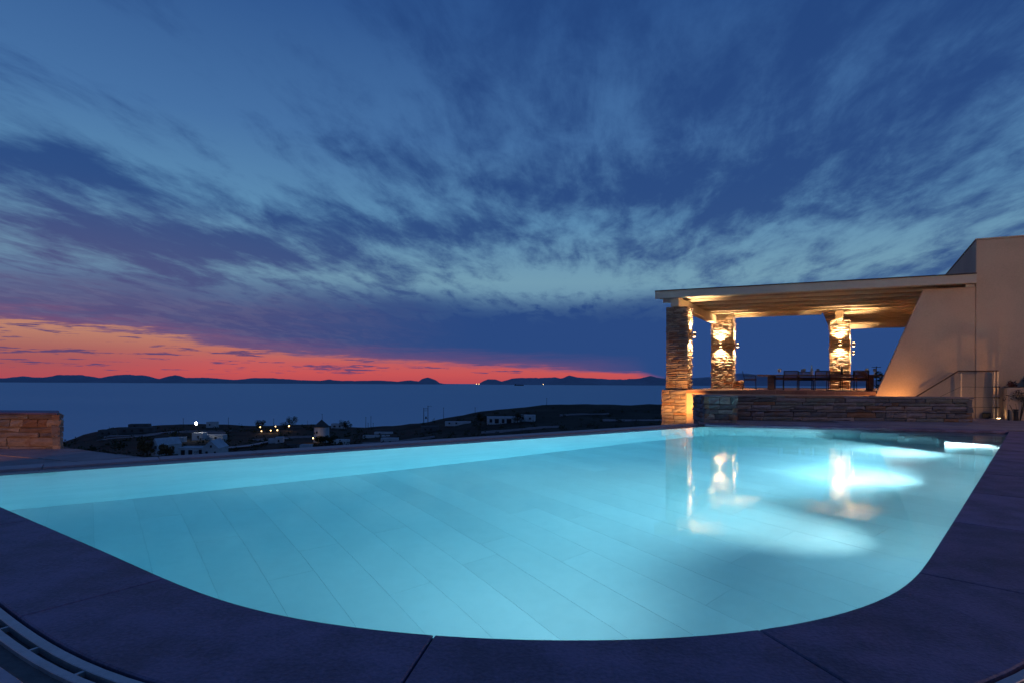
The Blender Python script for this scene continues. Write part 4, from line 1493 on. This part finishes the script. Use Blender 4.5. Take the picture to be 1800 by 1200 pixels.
rng = random.Random(123)
mb = MB()
for _ in range(1500):
    D = 60 * (400 / 60.) ** rng.random()
    u = rng.uniform(-1.0, .75)
    x, y = u * D, D
    z = terrain(x, y)
    r = rng.uniform(.5, 1.5) * (1 if D < 200 else 1.5)
    for _k in range(26):
        p = Vector((rng.gauss(0, .5), rng.gauss(0, .5), abs(rng.gauss(0, .45)))) * r
        c = Vector((x, y, z)) + p
        uu = Vector((rng.uniform(-1, 1), rng.uniform(-1, 1), rng.uniform(-1, 1))).normalized()
        vv = uu.orthogonal().normalized()
        s = r * rng.uniform(.14, .30)
        mb.add([c - uu * s, c + vv * s * .7, c + uu * s, c - vv * s * .7], [(0, 1, 2, 3)])
o = mb.build('hillside_scrub', 'foliage')
o['kind'] = 'stuff'
tag(o, 'low dark scrub scattered over the hillside below the pool', 'scrub')


# dry stone field walls across the slope
def field_wall(label, x0, y0, x1, y1, hgt):
    t_ = thing('field_wall', label, 'wall', (x0, y0, terrain(x0, y0)), 'field walls on the hillside')
    d_ = Vector((x1 - x0, y1 - y0))
    n_ = int(d_.length / 3.0) + 1
    m_ = MB()
    sd = Vector((-d_.y, d_.x)).normalized() * .3
    rg = random.Random(int(abs(x0 * 7 + y0)))
    for i in range(n_ + 1):
        p = Vector((x0, y0)) + d_ * i / n_
        z = terrain(p.x, p.y)
        h_ = hgt * rg.uniform(.75, 1.15)
        for e, zz in ((p - sd, z - .8), (p - sd, z + .5 + h_), (p + sd, z + .5 + h_), (p + sd, z - .8)):
            m_.v.append((e.x, e.y, zz))
    m_.f = [(4 * i + k, 4 * i + (k + 1) % 4, 4 * (i + 1) + (k + 1) % 4, 4 * (i + 1) + k) for i in range(n_) for k in range(4)] + [(3, 2, 1, 0), tuple(4 * n_ + k for k in range(4))]
    m_.build('coursing', 'flag', t_)


field_wall('pale field wall below the dark ridge houses on the left', -215, 300, -160, 318, .5)
field_wall('pale field wall right of the windmill foot', -62, 236, -34, 250, .5)
field_wall('field wall crossing the slope below the wide villa', -14, 262, 22, 268, .5)
field_wall('field wall climbing the dark hill right of the villa', 28, 330, 60, 352, .5)
field_wall('field wall on the dark hill near the front column', 48, 300, 84, 306, .5)
field_wall('field wall left of the windmill under the amber lights', -122, 268, -92, 272, .5)


# pale tracks on the hill
def track(label, pts, wd):
    m_ = MB()
    q = []
    for (x0, y0), (x1, y1) in zip(pts, pts[1:]):
        for i in range(8):
            q.append(Vector((x0 + (x1 - x0) * i / 8, y0 + (y1 - y0) * i / 8)))
    q.append(Vector(pts[-1]))
    for i, p in enumerate(q):
        d_ = (q[min(i + 1, len(q) - 1)] - q[max(i - 1, 0)]).normalized()
        n_ = Vector((-d_.y, d_.x)) * wd / 2
        for e in (p + n_, p - n_):
            m_.v.append((e.x, e.y, terrain(e.x, e.y) + .75))
    m_.f = [(2 * i, 2 * i + 1, 2 * i + 3, 2 * i + 2) for i in range(len(q) - 1)]
    o_ = structure(m_.build('track', 'paving'))
    o_['label'] = label


track('pale track curving along the left slope', [(-190, 262), (-185, 290), (-190, 318), (-180, 330), (-165, 335)], 3.5)
track('pale track climbing right of the nearest gabled house', [(-95, 180), (-100, 215), (-104, 240), (-102, 262)], 3.0)
